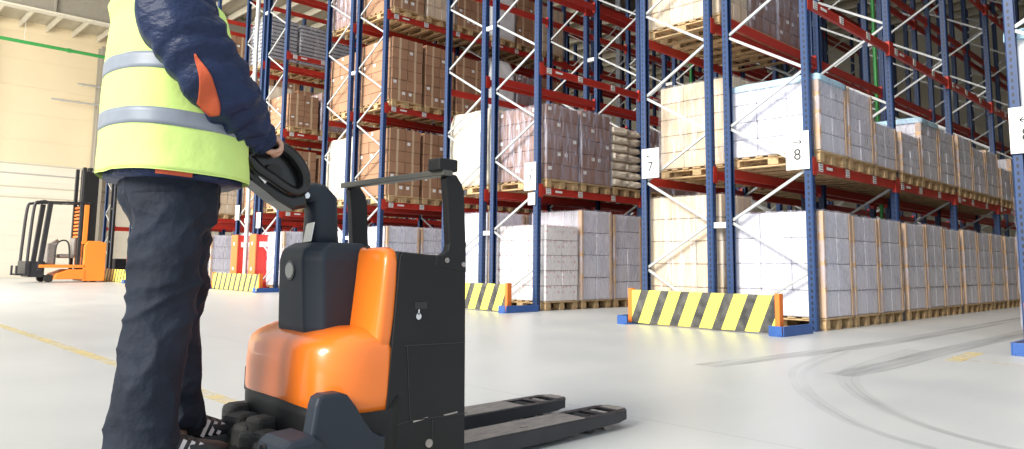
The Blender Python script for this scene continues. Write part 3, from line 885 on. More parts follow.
# ------------------------------------------------------------------ the orange ride-on pallet truck
def pallet_truck():
    r = empty('pallet_truck', (0, 0, 0))
    tag(r, 'orange and black ride-on pallet truck the worker stands on', 'pallet truck')
    P = lambda name, bm, m, par=r, sm=False: put(name, bm, m, par, smooth=sm)
    YN, YF = 2.05, 2.71
    YM = (YN + YF) / 2
    # two forks with roller openings near the tips
    for y in (2.192, 2.563):
        h = .0875
        b_ = bmesh.new()
        x0, x1 = 1.72, 2.815
        # top skin as pieces around the two openings
        def plan(pts, z0=.072, z1=.08): add_prism(b_, pts, 'z', z0, z1)
        plan([(x0, y - h), (2.50, y - h), (2.50, y + h), (x0, y + h)])
        for s in (-1, 1):
            plan([(2.50, y + s * h), (2.72, y + s * h), (2.72, y + s * (h - .036)), (2.50, y + s * (h - .036))])
        plan([(2.60, y - .052), (2.64, y - .052), (2.64, y + .052), (2.60, y + .052)])
        tip = [(2.72, y - h), (2.775, y - h + .012), (2.805, y - h + .045), (2.815, y), (2.805, y + h - .045), (2.775, y + h - .012), (2.72, y + h)]
        plan(tip)
        for s in (-1, 1):
            add_prism(b_, [(x0, .022), (2.30, .022), (2.42, .030), (2.70, .034), (2.755, .045), (2.755, .079), (x0, .079)], 'y', y + s * h - .004, y + s * h + .004)
        add_prism(b_, [(2.735, y - h + .006), (2.775, y - h + .016), (2.800, y - h + .05), (2.808, y), (2.800, y + h - .05), (2.775, y + h - .016), (2.735, y + h - .006)], 'z', .036, .075)
        f = P('fork', b_, M_DARKM)
        b_ = bmesh.new()
        add_box(b_, ((x0 + 2.49) / 2, y, .0815), (2.48 - x0, .155, .003), .001)
        add_box(b_, (2.768, y, .0815), (.06, .10, .003), .001)
        put('fork_top_skin', b_, M_STEELW, f)
        b_ = bmesh.new(); add_box(b_, (2.16, y - .03, .0836), (.035, .014, .002)); put('fork_slot', b_, M_GLOSSB, f)
        put('tip_wear_patch', add_bar(bmesh.new(), (2.778, y - .064, .058), (2.80, y - .028, .058), .004, .034, (0, 0, 1)), M_BOARD, f)
        for xx in (2.56, 2.675):
            put('load_roller', add_cyl(bmesh.new(), (xx, y - .046, .040), (xx, y + .046, .040), .0385, 20), M_STEELW if xx > 2.6 else M_RUBBER, f)
    # black chassis section that carries the forks
    prof = [(1.393, .10), (1.757, .075), (1.747, .735), (1.735, .757), (1.60, .760), (1.455, .770), (1.447, .76)]
    b_ = bmesh.new(); add_prism(b_, prof, 'y', YN + .004, YF - .004, .012)
    ch = P('chassis', b_, M_TBLACK)
    for s, y in ((-1, YN), (1, YF)):
        b_ = bmesh.new()
        add_prism(b_, [(1.405, .105), (1.752, .080), (1.742, .725), (1.70, .752), (1.60, .756), (1.462, .765), (1.455, .75)], 'y', y - .003, y + .003, .002)
        sp = put('side_panel', b_, M_TBLACK, ch)
        yy = y + s * .0035
        b_ = bmesh.new()
        for p0, p1 in (((1.478, .458), (1.745, .452)), ((1.492, .456), (1.512, .215)), ((1.512, .212), (1.745, .205)), ((1.604, .205), (1.606, .08)), ((1.425, .20), (1.505, .212))):
            add_bar(b_, (p0[0], yy, p0[1]), (p1[0], yy, p1[1]), .0035, .002, (0, 1, 0))
        put('panel_seam', b_, M_GLOSSB, sp)
        for xa, xb, za, zb2 in ((1.525, 1.585, .206, .212), (1.655, 1.715, .210, .214)):
            b_ = bmesh.new(); add_bar(b_, (xa, yy, za), (xb, yy, zb2), .005, .002, (0, 1, 0)); put('scuff_mark', b_, M_STEELW, sp)
        put('slot_opening', box((1.544, yy, .588), (.052, .005, .026), .002), M_GLOSSB, sp)
        b_ = bmesh.new(); add_cyl(b_, (1.533, yy - .006 , .552), (1.533, yy + .006, .552), .011, 14); add_box(b_, (1.533, yy, .566), (.006, .012, .018))
        put('key_lock', b_, M_CHROME, sp)
        for bx, bz, rr in ((1.592, .127, .014), (1.653, .742, .009), (1.730, .728, .009)):
            b_ = bmesh.new(); add_cyl(b_, (bx, yy - .005, bz), (bx, yy + .005, bz), rr, 12); put('bolt', b_, M_STEELW, sp)
    # load guard: two tapered posts with a filleted foot and a cross bar
    for s, y in ((-1, YN + .012), (1, YF - .012)):
        b_ = bmesh.new()
        arc = [(1.665 - .055 * math.cos(a), .815 - .055 * math.sin(a)) for a in [PI / 2 - k * PI / 12 * 1.0 for k in range(0, 7)]]
        fil = [(1.610, .757), (1.640, .762), (1.658, .775), (1.664, .80)]
        add_prism(b_, [(1.744, .70), (1.742, .77), (1.728, .98), (1.718, 1.015), (1.690, 1.048), (1.650, 1.052), (1.640, 1.03), (1.652, .95)] + fil[::-1] + [(1.60, .72)], 'y', y - .017, y + .017, .004)
        gp = P('guard_post', b_, M_TBLACK)
        for z in (.80, .99):
            b_ = bmesh.new(); add_cyl(b_, (1.735, y, z), (1.748, y, z), .010, 10); put('bolt', b_, M_STEELW, gp)
    b_ = bmesh.new(); add_box(b_, (1.642, YM, 1.052), (.045, YF - YN + .03, .022), .004); P('guard_bar', b_, M_OLIVE)
    b_ = bmesh.new(); add_box(b_, (1.645, YN + .02, 1.080), (.085, .07, .045), .006); P('guard_block', b_, M_TBLACK)
    # orange mast hood: pillar across the truck with rounded shoulders
    rings = []
    for z, xa, xb, hw in ((.42, 1.360, 1.470, .322), (.50, 1.368, 1.470, .324), (.56, 1.376, 1.470, .325), (.66, 1.388, 1.470, .325), (.735, 1.396, 1.470, .323), (.762, 1.402, 1.466, .315), (.776, 1.410, 1.462, .300), (.783, 1.422, 1.456, .275)):
        c = (xa + xb) / 2
        rings.append(ring((c, YM, z), (xb - xa) / 2, hw, 96, p=5.0))
    b_ = bmesh.new(); add_loft(b_, rings); hood2 = P('mast_hood', b_, M_ORANGE, sm=True)
    b_ = bmesh.new(); add_cyl(b_, (1.42, 2.19, .780), (1.42, 2.19, .789), .008, 10); put('bolt', b_, M_DARKM, hood2)
    # big rounded motor hood
    rings = []
    for z, xf, hw, pw in ((.235, 1.186, .325, 3.6), (.30, 1.176, .328, 3.6), (.38, 1.176, .328, 3.6), (.444, 1.180, .327, 3.5), (.470, 1.188, .322, 3.3), (.484, 1.202, .316, 3.1), (.499, 1.226, .296, 2.9), (.513, 1.256, .268, 2.7), (.520, 1.30, .23, 2.6)):
        xb = 1.62; xc = xb
        a = xb - xf
        rr = []
        for i in range(72):
            t = PI / 2 + PI * i / 71
            ct, st = math.cos(t), math.sin(t)
            rr.append(Vector((xb - .20 + (a - .20) * math.copysign(abs(ct) ** (2 / pw), ct), YM + hw * math.copysign(abs(st) ** (2 / pw), st), z)))
        rr += [Vector((1.44, YM - hw, z)), Vector((1.44, YM + hw, z))]
        rings.append(rr)
    b_ = bmesh.new(); add_loft(b_, rings); P('motor_hood', b_, M_ORANGE, sm=True)
    # black skirt under the hood
    rings = []
    for z, xf, hw in ((.10, 1.205, .328), (.14, 1.180, .334), (.27, 1.176, .336), (.30, 1.178, .336)):
        rr = []
        for i in range(56):
            t = PI / 2 + PI * i / 55
            ct, st = math.cos(t), math.sin(t)
            k = 0.0
            zz = z
            if z > .2: zz = z + .035 * (st * .9) - .012      # the upper edge drops towards the near side
            rr.append(Vector((1.42 + (1.42 - xf) * math.copysign(abs(ct) ** (2 / 3.4), ct), YM + hw * math.copysign(abs(st) ** (2 / 3.4), st), zz)))
        rr += [Vector((1.46, YM - hw, z)), Vector((1.46, YM + hw, z))]
        rings.append(rr)
    b_ = bmesh.new(); add_loft(b_, rings); P('skirt', b_, M_TBLACK, sm=True)
    # moulded cheeks that guard the drive wheel, one each side
    for s, y in ((-1, YN), (1, YF)):
        out = [(1.20, .09), (1.20, .19), (1.22, .215), (1.40, .215), (1.40, .09)] if s > 0 else [(1.120, .09), (1.134, .20), (1.150, .305), (1.158, .328), (1.176, .336), (1.232, .336), (1.258, .326), (1.290, .288), (1.322, .240), (1.350, .205), (1.382, .186), (1.400, .182), (1.400, .09)]
        b_ = bmesh.new(); add_prism(b_, out, 'y', y - .030, y + .030, .010)
        ck = P('wheel_cheek', b_, M_TGREY if s < 0 else M_TBLACK)
    b_ = bmesh.new(); add_box(b_, (1.250, YF + .004, .300), (.012, .02, .085), .004); P('edge_fin', b_, M_TBLACK)
    # blue-grey control cover with a chamfered nose and a round badge
    def cov(z, x0, nose, side, back):
        return [Vector(p) for p in ((x0, 2.258 + nose, z), (x0, 2.44 - nose, z), (x0 + .055, 2.50 - side, z), (back, 2.53 - side, z), (back, 2.212 + side, z), (x0 + .045, 2.205 + side, z))]
    b_ = bmesh.new()
    V = add_loft(b_, [cov(.49, 1.232, 0, 0, 1.42), cov(.515, 1.226, 0, 0, 1.42), cov(.74, 1.216, .008, .004, 1.44), cov(.775, 1.226, .014, .012, 1.44), cov(.798, 1.262, .03, .035, 1.44)])
    cv = P('control_cover', b_, M_TGREY)
    bv = cv.modifiers.new('soft', 'BEVEL'); bv.width = .008; bv.segments = 3; bv.limit_method = 'ANGLE'; bv.angle_limit = .3
    b_ = bmesh.new(); add_cyl(b_, (1.2155, 2.352, .702), (1.224, 2.352, .702), .034, 28); bd = put('badge_ring', b_, M_GLOSSB, cv)
    b_ = bmesh.new(); add_cyl(b_, (1.2125, 2.352, .702), (1.218, 2.352, .702), .026, 28); put('badge_disc', b_, M_BADGE, bd)
    b_ = bmesh.new(); add_cyl(b_, (1.40, 2.47, .79), (1.40, 2.47, .815), .026, 18); add_cyl(b_, (1.40, 2.47, .812), (1.40, 2.47, .832), .036, 20, .03); P('stop_button', b_, M_REDB, sm=False)
    # tiller: column, knuckle with a bolt, slab head, two loop handles
    rings = [ring((1.346, 2.38, .77), .058, .058, 28, p=3.2), ring((1.342, 2.38, .83), .054, .055, 28, p=3.2), ring((1.341, 2.38, .90), .052, .053, 28, p=3.0),
             ring((1.336, 2.38, .950), .056, .052, 28, u=(.95, 0, .2), p=3.0), ring((1.315, 2.38, .972), .044, .048, 28, u=(.6, 0, .8), p=2.6), ring((1.285, 2.38, .975), .040, .046, 28, u=(.35, 0, .9), p=2.6),
             ring((1.250, 2.38, .968), .040, .044, 28, u=(.4, 0, .9), p=2.6), ring((1.225, 2.38, .975), .034, .04, 28, u=(.5, 0, .85), p=2.4)]
    b_ = bmesh.new(); add_loft(b_, rings); co = P('tiller_column', b_, M_TGREY, sm=True)
    b_ = bmesh.new()
    for s in (-1, 1): add_cyl(b_, (1.256, 2.38 + s * .035, .960), (1.256, 2.38 + s * .052, .960), .011, 16)
    put('pivot_bolt', b_, M_CHROME, co)
    put('notice_plate', add_bar(bmesh.new(), (1.272, 2.345, .800), (1.283, 2.345, .866), .085, .003, (-1, .2, 0)), M_WHITE, co)
    px = lambda x, y: (1.225 + (x - 300) * .00375, .947 - (y - 200) * .0032)
    poly = [px(*q) for q in ((245, 158), (253, 150), (266, 146), (279, 148), (291, 157), (300, 171), (304, 184), (308, 197), (309, 209), (296, 213), (280, 204), (269, 195), (255, 185), (246, 174))]
    b_ = bmesh.new(); add_prism(b_, poly, 'y', 2.325, 2.435, .012); hd = P('tiller_head', b_, M_GLOSSB)
    for s in (-1, 1):
        yy = 2.38 + s * .066
        pts = [px(*q) for q in ((248, 162), (254, 151), (266, 146), (279, 149), (291, 158), (300, 172), (303, 186), (297, 194), (286, 191), (272, 182), (258, 173))]
        cl = smooth_path([(a, yy + s * (.012 if 2 < i < 6 else 0), c) for i, (a, c) in enumerate(pts + pts[:1])], 5)[:-1]
        b_ = bmesh.new(); add_tube(b_, [tuple(c) for c in cl], .019, 12, closed=True, flat=1.2)
        lp = put('handle_loop', b_, M_GLOSSB, hd, smooth=True)
        p0 = px(272, 176)
        b_ = bmesh.new(); add_cyl(b_, (p0[0], 2.38 + s * .05, p0[1]), (p0[0], 2.38 + s * .075, p0[1]), .03, 18); put('thumb_wheel', b_, M_RUBBER, lp)
        b_ = bmesh.new(); add_box(b_, (px(262, 181)[0], 2.38 + s * .06, px(262, 181)[1]), (.05, .012, .016), .003, Matrix.Rotation(.75, 3, 'Y')); put('lever', b_, M_CHROME, lp)
    # fold-down rider platform, its chunky hinge brackets and the side bumper
    b_ = bmesh.new(); add_prism(b_, [(.66, 2.12), (.63, 2.16), (.63, 2.52), (.66, 2.56), (1.16, 2.56), (1.16, 2.12)], 'z', .098, .132, .006)
    pf = P('rider_platform', b_, M_DARKM)
    b_ = bmesh.new()
    for i in range(9):
        add_box(b_, (.68 + i * .052, 2.34, .1325), (.02, .40, .004), .001)
    put('tread_mat', b_, M_RUBBER, pf)
    def knob(c, s, rz, n=6):
        b2 = bmesh.new(); add_box(b2, (0, 0, 0), s, min(s) * .28, Matrix.Rotation(rz, 3, 'Z'), seg=2)
        return put('hinge_bracket', b2, M_DUSTY, pf, c)
    knob((1.135, 2.49, .185), (.10, .10, .07), .3)
    knob((1.115, 2.41, .162), (.075, .07, .085), .5)
    knob((1.145, 2.36, .200), (.075, .085, .055), .1)
    knob((1.10, 2.34, .160), (.06, .06, .06), .7)
    knob((1.12, 2.27, .168), (.075, .075, .065), .2)
    knob((1.09, 2.23, .152), (.06, .05, .05), .5)
    knob((1.125, 2.30, .15), (.09, .42, .07), 0)
    knob((1.155, 2.575, .200), (.08, .09, .08), .1)
    b_ = bmesh.new(); add_prism(b_, [(1.02, .12), (1.035, .205), (1.06, .222), (1.135, .226), (1.165, .205), (1.17, .12)], 'y', 1.99, 2.16, .018)
    bp_ = P('step_bumper', b_, M_TGREY)
    b_ = bmesh.new(); add_cyl(b_, (1.022, 2.10, .185), (1.045, 2.10, .185), .016, 16); put('bolt', b_, M_GLOSSB, bp_)
    # drive wheel and casters
    put('drive_wheel', add_cyl(bmesh.new(), (1.36, 2.34, .10), (1.36, 2.42, .10), .10, 24), M_RUBBER, r)
    for y in (2.14, 2.62): put('caster_wheel', add_cyl(bmesh.new(), (1.28, y - .025, .055), (1.28, y + .025, .055), .055, 18), M_RUBBER, r)
    return r
pallet_truck()

# ------------------------------------------------------------------ the worker
M_SKIN = mat('skin', (.62, .36, .26), .5, var=.05)
M_HAIR = mat('dark_hair', (.035, .024, .018), .6, bump=.5, bscale=90, stretch=(1, 1, .15))
M_EYE = mat('eye_white', (.8, .78, .75), .2); M_IRIS = mat('iris', (.06, .04, .03), .2)
M_HIVIS = mat('hi_vis_fabric', (.66, .87, .26), .8, var=.05, vscale=5, bump=.4, bscale=9, spec=.2)
M_REFL = mat('reflective_band', (.24, .27, .32), .5, .1, var=.08, vscale=20)
M_JACK = mat('navy_quilt', (.010, .021, .066), .5, var=.25, vscale=10, bump=.45, bscale=30, stretch=(1, 1, 1.8), spec=.3)
M_JOR = mat('orange_fabric', (.50, .080, .025), .6, bump=.2, bscale=30)
M_TROU = mat('navy_trouser', (.015, .020, .033), .75, var=.35, vscale=6, bump=.5, bscale=22, spec=.25)
M_SHOE = mat('black_shoe', (.016, .016, .018), .5, bump=.2, bscale=60)
M_SOLE = mat('shoe_sole', (.05, .05, .052), .7)
M_STRIPE = mat('shoe_stripe', (.68, .62, .62), .5)

def fuse(bm, vox, sm=2, it=6):
    """join overlapping closed hulls into one continuous skin"""
    me = bpy.data.meshes.new('tmp'); bmesh.ops.recalc_face_normals(bm, faces=bm.faces[:]); bm.to_mesh(me); bm.free()
    o = bpy.data.objects.new('tmp', me); COL.objects.link(o)
    m = o.modifiers.new('r', 'REMESH'); m.mode = 'VOXEL'; m.voxel_size = vox
    s = o.modifiers.new('s', 'SMOOTH'); s.iterations = it; s.factor = .5
    bpy.context.view_layer.update()
    dg = bpy.context.evaluated_depsgraph_get()
    out = bpy.data.meshes.new_from_object(o.evaluated_get(dg))
    bpy.data.objects.remove(o); bpy.data.meshes.remove(me)
    for p in out.polygons: p.use_smooth = True
    return out
def displace(me, fn):
    me.update()
    N_ = [v.normal.copy() for v in me.vertices]
    for v, n in zip(me.vertices, N_):
        v.co += n * fn(v.co)
    me.update()
def fin(name, me, m, parent):
    me.materials.clear(); me.materials.append(m); me.name = name
    return link(name, me, parent)

def worker():
    PX, PY, PZ = .80, 2.38, .11
    r = empty('person', (0, 0, 0))
    tag(r, 'person in yellow safety vest and navy jacket standing on the pallet truck', 'person')
    # ---- body: one skin from head to ankles, arms and fingers included
    b_ = bmesh.new()
    def limb(pts, n=18, k=5):
        add_tube(b_, [tuple(p) for p in smooth_path(pts, k)], 0, n)
    # torso
    add_loft(b_, [ring((x, PY, z), a, b, 28, p=2.3) for x, z, a, b in ((.825, .86, .09, .13), (.825, .93, .095, .14), (.825, 1.02, .10, .14), (.80, 1.15, .115, .15), (.79, 1.28, .13, .175), (.775, 1.40, .125, .19), (.765, 1.46, .10, .175), (.765, 1.51, .07, .10), (.775, 1.55, .058, .06))])
    # neck and head
    limb([(.765, PY, 1.46, .075), (.775, PY, 1.53, .062), (.79, PY, 1.60, .060), (.80, PY, 1.66, .065)])
    HX, HY, HZ = .815, PY, 1.715
    rings = []
    for z, cx, a, b in ((-.118, .055, .018, .022), (-.112, .050, .036, .034), (-.095, .040, .056, .050), (-.06, .022, .076, .062), (-.02, .006, .090, .072), (.02, -.002, .097, .077), (.06, -.006, .096, .076), (.09, -.008, .083, .066), (.112, -.008, .055, .046), (.122, -.008, .02, .018)):
        rings.append(ring((HX + cx, HY, HZ + z), a, b, 28, p=2.15))
    add_loft(b_, rings)
    # nose, brow, lips, chin, ears
    add_tube(b_, [(HX + .088, HY, HZ + .025, .010), (HX + .100, HY, HZ + .002, .011), (HX + .113, HY, HZ - .022, .014), (HX + .104, HY, HZ - .032, .012)], 0, 10)
    for s in (-1, 1):
        add_tube(b_, [(HX + .10, HY + s * .012, HZ - .030, .008), (HX + .094, HY + s * .018, HZ - .029, .006)], 0, 8)
        add_tube(b_, [(HX + .090, HY + s * .010, HZ + .030, .007), (HX + .088, HY + s * .032, HZ + .036, .009), (HX + .072, HY + s * .056, HZ + .030, .008)], 0, 8)
        add_tube(b_, [(HX - .004, HY + s * .076, HZ + .028, .008), (HX - .018, HY + s * .086, HZ + .022, .010), (HX - .022, HY + s * .086, HZ - .004, .010), (HX - .006, HY + s * .080, HZ - .030, .008)], 0, 8)
    for z, q in ((-.056, .0075), (-.067, .0085)):
        add_tube(b_, [(HX + .078, HY - .024, HZ + z, .003), (HX + .092, HY - .010, HZ + z, q), (HX + .094, HY, HZ + z, q), (HX + .092, HY + .010, HZ + z, q), (HX + .078, HY + .024, HZ + z, .003)], 0, 8)
    # arms (near = right side, far = left) reaching to the two tiller loops, and hands closed on them
    for s in (-1, 1):
        Y = lambda y: PY + s * (PY - y)      # given for the near arm (y < PY) and mirrored
        sy = lambda y: y if s < 0 else 2 * PY - y
        limb([(.765, sy(2.25), 1.45, .060), (.755, sy(2.17), 1.42, .060), (.775, sy(2.12), 1.34, .050), (.825, sy(2.10), 1.245, .042), (.90, sy(2.14), 1.195, .042), (.97, sy(2.20), 1.160, .034), (1.030, sy(2.255), 1.137, .026)])
        # palm: flattened, over the top of the loop
        add_tube(b_, [(1.025, sy(2.252), 1.138, .026), (1.050, sy(2.268), 1.142, .032), (1.078, sy(2.278), 1.140, .034), (1.096, sy(2.284), 1.132, .028)], 0, 14, flat=.62, ref=(.3, 0, 1))
        # four fingers curl over the bar and under it; unequal lengths
        for i, (o, L_) in enumerate(((0.0, .90), (.021, 1.0), (.041, .95), (.059, .76))):
            bx, by, bz = 1.068 + .016 + i * .012 * .6, 2.262 + o * .95, 1.136 - i * .004
            pts = [(bx, sy(by), bz, .0095), (bx + .026 * L_, sy(by + .004), bz - .004, .0092), (bx + .042 * L_, sy(by + .004), bz - .022, .0088), (bx + .036 * L_, sy(by + .002), bz - .042 * L_, .0083), (bx + .018, sy(by), bz - .052 * L_, .0075), (bx + .004, sy(by), bz - .050 * L_, .0058)]
            add_tube(b_, [tuple(p) for p in smooth_path(pts, 3)], 0, 8)
        # thumb leaves the side of the palm near the wrist
        pts = [(1.045, sy(2.262), 1.128, .012), (1.058, sy(2.262), 1.104, .0115), (1.078, sy(2.268), 1.088, .0105), (1.098, sy(2.276), 1.082, .0085)]
        add_tube(b_, [tuple(p) for p in smooth_path(pts, 3)], 0, 8)
    # legs
    limb([(.815, 2.32, .92, .075), (.80, 2.30, .80, .072), (.80, 2.29, .62, .062), (.785, 2.285, .52, .056), (.765, 2.28, .40, .056), (.745, 2.275, .24, .036), (.74, 2.272, .155, .040)])
    limb([(.835, 2.44, .92, .075), (.865, 2.46, .80, .072), (.89, 2.475, .62, .062), (.885, 2.485, .52, .056), (.89, 2.49, .40, .056), (.915, 2.495, .24, .036), (.925, 2.50, .155, .040)])
    me = fuse(b_, .0055, it=4)
    body = fin('body', me, M_SKIN, r)
    for s in (-1, 1):
        b_ = bmesh.new(); bmesh.ops.create_uvsphere(b_, u_segments=16, v_segments=10, radius=.0125, matrix=Matrix.Translation((HX + .078, HY + s * .031, HZ + .014)))
        e = put('eye', b_, M_EYE, r, smooth=True)
        b_ = bmesh.new(); bmesh.ops.create_uvsphere(b_, u_segments=12, v_segments=8, radius=.006, matrix=Matrix.Translation((HX + .0865, HY + s * .031, HZ + .013)))
        put('iris', b_, M_IRIS, e, smooth=True)
    # hair: a short cap, open at the face
    b_ = bmesh.new()
    bmesh.ops.create_uvsphere(b_, u_segments=40, v_segments=24, radius=1)
    kill = []
    for v in b_.verts:
        x, y, z = v.co
        front = x > .35
        lo = .42 if front else (-.05 if x > -.15 else -.55)
        t = noise.noise(Vector((x, y, z)) * 6) * .04
        k = 1.0 if z > lo else .93
        v.co = Vector((HX - .006 + x * .114 * (k + t), HY + y * .096 * (k + t), HZ + .018 + z * .124 * (k + t)))
        if z < lo - .06: kill.append(v)
    bmesh.ops.delete(b_, geom=kill, context='VERTS')
    h = put('hair', b_, M_HAIR, r, smooth=True)
    so = h.modifiers.new('t', 'SOLIDIFY'); so.thickness = .012; so.offset = -1

    # ---- trousers
    b_ = bmesh.new()
    add_loft(b_, [ring((x, PY, z), a, b, 32, p=2.4) for x, z, a, b in ((.825, 1.06, .135, .175), (.825, .98, .132, .178), (.825, .90, .124, .172), (.826, .84, .108, .155), (.826, .81, .085, .13))])
    near = [(.792, 2.298, .92, .100), (.790, 2.290, .85, .101), (.786, 2.282, .76, .098), (.785, 2.277, .66, .089), (.777, 2.275, .56, .090), (.766, 2.272, .466, .093), (.757, 2.271, .34, .092), (.751, 2.270, .25, .092), (.748, 2.270, .20, .094), (.747, 2.270, .178, .092)]
    far = [(.855, 2.455, .92, .108), (.866, 2.462, .85, .106), (.880, 2.470, .76, .100), (.886, 2.478, .66, .096), (.880, 2.485, .56, .094), (.884, 2.49, .466, .087), (.906, 2.495, .34, .080), (.918, 2.50, .285, .078), (.926, 2.50, .235, .088), (.924, 2.50, .205, .084)]
    for L_ in (near, far):
        add_tube(b_, [tuple(p) for p in smooth_path(L_, 4)], 0, 26, flat=1.0, ref=(0, 1, 0))
    me = fuse(b_, .0065, it=5)
    rd = Vector((3.1, 1.7, 9.2))
    def ridge(q): return (1 - abs(noise.noise(q)) * 1.6) 
    def fold(p):
        # sharp creases running diagonally round the leg, tighter at knee, hip and above the shoe
        lo = max(0, 1 - p.z / .42)
        q = Vector((p.x * 4.5 + p.z * 2.2, p.y * 4.5 - p.z * 1.0, p.z * (4.0 + 3 * lo) - p.x * 2.5)) + rd
        d = .015 * (ridge(q) ** 3 - .35)
        q2 = Vector((p.x * 9 - p.z * 5, p.y * 9, p.z * 8 + p.x * 5)) + rd * 2
        d += .009 * (max(0, ridge(q2)) ** 3 - .35) * (.5 + lo)
        k = math.exp(-((p.z - .62) / .12) ** 2) + math.exp(-((p.z - .88) / .09) ** 2)
        q3 = Vector((p.x * 7, p.y * 5, p.z * 13 - p.x * 8)) + rd
        d += .011 * k * (max(0, ridge(q3)) ** 3 - .35)
        return d
    displace(me, fold)
    tr = fin('trousers', me, M_TROU, r)
    # ---- jacket: body under the vest with collar and hem, plus quilted sleeves
    def torso(z):
        T = [(.965, .821, .190, .246), (1.026, .820, .188, .244), (1.073, .819, .187, .242), (1.167, .815, .184, .236), (1.229, .808, .176, .230), (1.308, .802, .166, .226), (1.387, .797, .157, .222), (1.466, .788, .141, .210), (1.505, .776, .147, .19), (1.54, .772, .118, .145), (1.56, .772, .09, .095)]
        if z <= T[0][0]: return T[0][1:]
        for p, q in zip(T, T[1:]):
            if z <= q[0]:
                t = (z - p[0]) / (q[0] - p[0]); return tuple(p[i] + (q[i] - p[i]) * t for i in (1, 2, 3))
        return T[-1][1:]
    def tring(z, off, n=72, tilt=0.0):
        cx, a, b = torso(z)
        R_ = []
        for i, p in enumerate(ring((cx, PY, z), a + off, b + off, n, p=2.5)):
            w = .010 * noise.noise(Vector((p.x * 5, p.y * 5, z * 3.2)) + rd) + .006 * (abs(noise.noise(Vector((p.x * 11 + z * 4, p.y * 11, z * 7)))) - .3) + .005 * math.sin(9 * math.atan2(p.y - PY, p.x - cx) + 8 * z) * max(0, (1.25 - z)) * 2.2
            d = (p - Vector((cx, PY, z))).normalized()
            R_.append(p + d * w)
        for q in R_: q.z -= .06 * (q.x - cx)
        return R_
    b_ = bmesh.new()
    zs = [.966, .973, .988, 1.0] + [1.02 + .04 * k for k in range(12)] + [1.505, 1.54, 1.56]
    add_loft(b_, [tring(z, -.012 if z > .96 else -.020) for z in zs])
    # hem rolls slightly and the collar stands round the neck
    jk = put('jacket', b_, M_JACK, r, smooth=True)
    b_ = bmesh.new()
    rr = [ring((.782 + .10 * t, PY, 1.54 + .075 * t), .098 - .012 * t, .098 - .012 * t, 36, p=2.1) for t in (0, .35, .7, 1.0)]
    rr += [ring((.782 + .10 * t, PY, 1.54 + .075 * t), .080 - .012 * t, .080 - .012 * t, 36, p=2.1) for t in (1.0, .5, 0)]
    add_loft(b_, rr, cap=False); put('collar', b_, M_JACK, jk, smooth=True)
    # orange piece of the hem on the near side
    b_ = bmesh.new(); cx, a, b = torso(.965)
    R0, R1 = tring(.966, -.012), tring(.988, -.006)
    idx = [i for i in range(72) if R0[i].y < PY - .02 and .70 < R0[i].x < .82]
    A_ = [b_.verts.new(R0[i] + Vector((0, -.006, 0))) for i in idx]; B_ = [b_.verts.new(R1[i] + Vector((0, -.006, 0))) for i in idx]
    for i in range(len(idx) - 1): b_.faces.new((A_[i], A_[i + 1], B_[i + 1], B_[i]))
    o = put('hem_panel', b_, M_JOR, jk); so = o.modifiers.new('t', 'SOLIDIFY'); so.thickness = .006
    SL = [(.770, 2.235, 1.500, .090), (.742, 2.165, 1.472, .106), (.728, 2.125, 1.415, .109), (.764, 2.105, 1.350, .104), (.812, 2.095, 1.282, .097), (.868, 2.105, 1.226, .089), (.925, 2.140, 1.188, .081), (.975, 2.190, 1.160, .071), (1.010, 2.230, 1.140, .060), (1.048, 2.262, 1.130, .052), (1.064, 2.274, 1.126, .046)]
    def sleeve_rings(side, off=0.0, k=8, n=40):
        P_ = smooth_path(SL, k); out = []
        m = len(P_)
        for i, p in enumerate(P_):
            q = [p[0] + (.07 * (1 - i / (m - 1)) if side > 0 else -.012 * math.sin(PI * i / (m - 1))), p[1] if side < 0 else 2 * PY - p[1] - .02, p[2]]
            a_ = P_[max(i - 1, 0)]; c_ = P_[min(i + 1, m - 1)]
            d = Vector((c_[0] - a_[0], (c_[1] - a_[1]) * (1 if side < 0 else -1), c_[2] - a_[2])).normalized()
            u = Vector((0, 1, 0)) - d * d.y; u.normalize(); v = d.cross(u)
            t = i / (m - 1)
            puff = .0
            rr = []
            for j, pt in enumerate(ring(q, p[3] * .92, p[3] * 1.0, n, u, v)):
                th = 2 * PI * j / n
                w = .0075 * math.sin(t * 74 + 1.6 * math.sin(th * 2) + 3 * noise.noise(Vector((t * 6, math.cos(th), math.sin(th)))) ) * (.25 + .75 * min(1, max(0, (t - .1) * 2)))
                w += .010 * noise.noise(Vector((t * 9, 1.5 * math.cos(th), 1.5 * math.sin(th))) + rd)
                w *= (1 if t < .93 else .3)
                dd = (pt - Vector(q)).normalized()
                rr.append(pt + dd * (w + off))
            out.append(rr)
        return out
    for side in (-1, 1):
        b_ = bmesh.new(); SR = sleeve_rings(side); add_loft(b_, SR)
        sl = put('sleeve', b_, M_JACK, jk, smooth=True)
        # orange wedge let into the back of the sleeve, above the elbow
        from mathutils.bvhtree import BVHTree
        bt = BVHTree.FromPolygons([v.co[:] for v in sl.data.vertices], [p.vertices[:] for p in sl.data.polygons])
        LE = smooth_path([(.734, 1.290), (.758, 1.218), (.778, 1.172), (.815, 1.140)], 6); RE = smooth_path([(.738, 1.290), (.782, 1.232), (.814, 1.185), (.834, 1.142)], 6)
        b_ = bmesh.new(); rows = []
        for (lx, lz), (rx, rz) in zip(LE, RE):
            row = []
            for k in range(9):
                x, z = lx + (rx - lx) * k / 8, lz + (rz - lz) * k / 8
                hit = bt.ray_cast(Vector((x, 1.5 if side < 0 else 3.3, z)), Vector((0, -side, 0)))
                co_ = hit[0] if hit[0] is not None else Vector((x, 2.1 if side < 0 else 2.66, z))
                row.append(b_.verts.new(co_ + Vector((0, side * .003, 0))))
            rows.append(row)
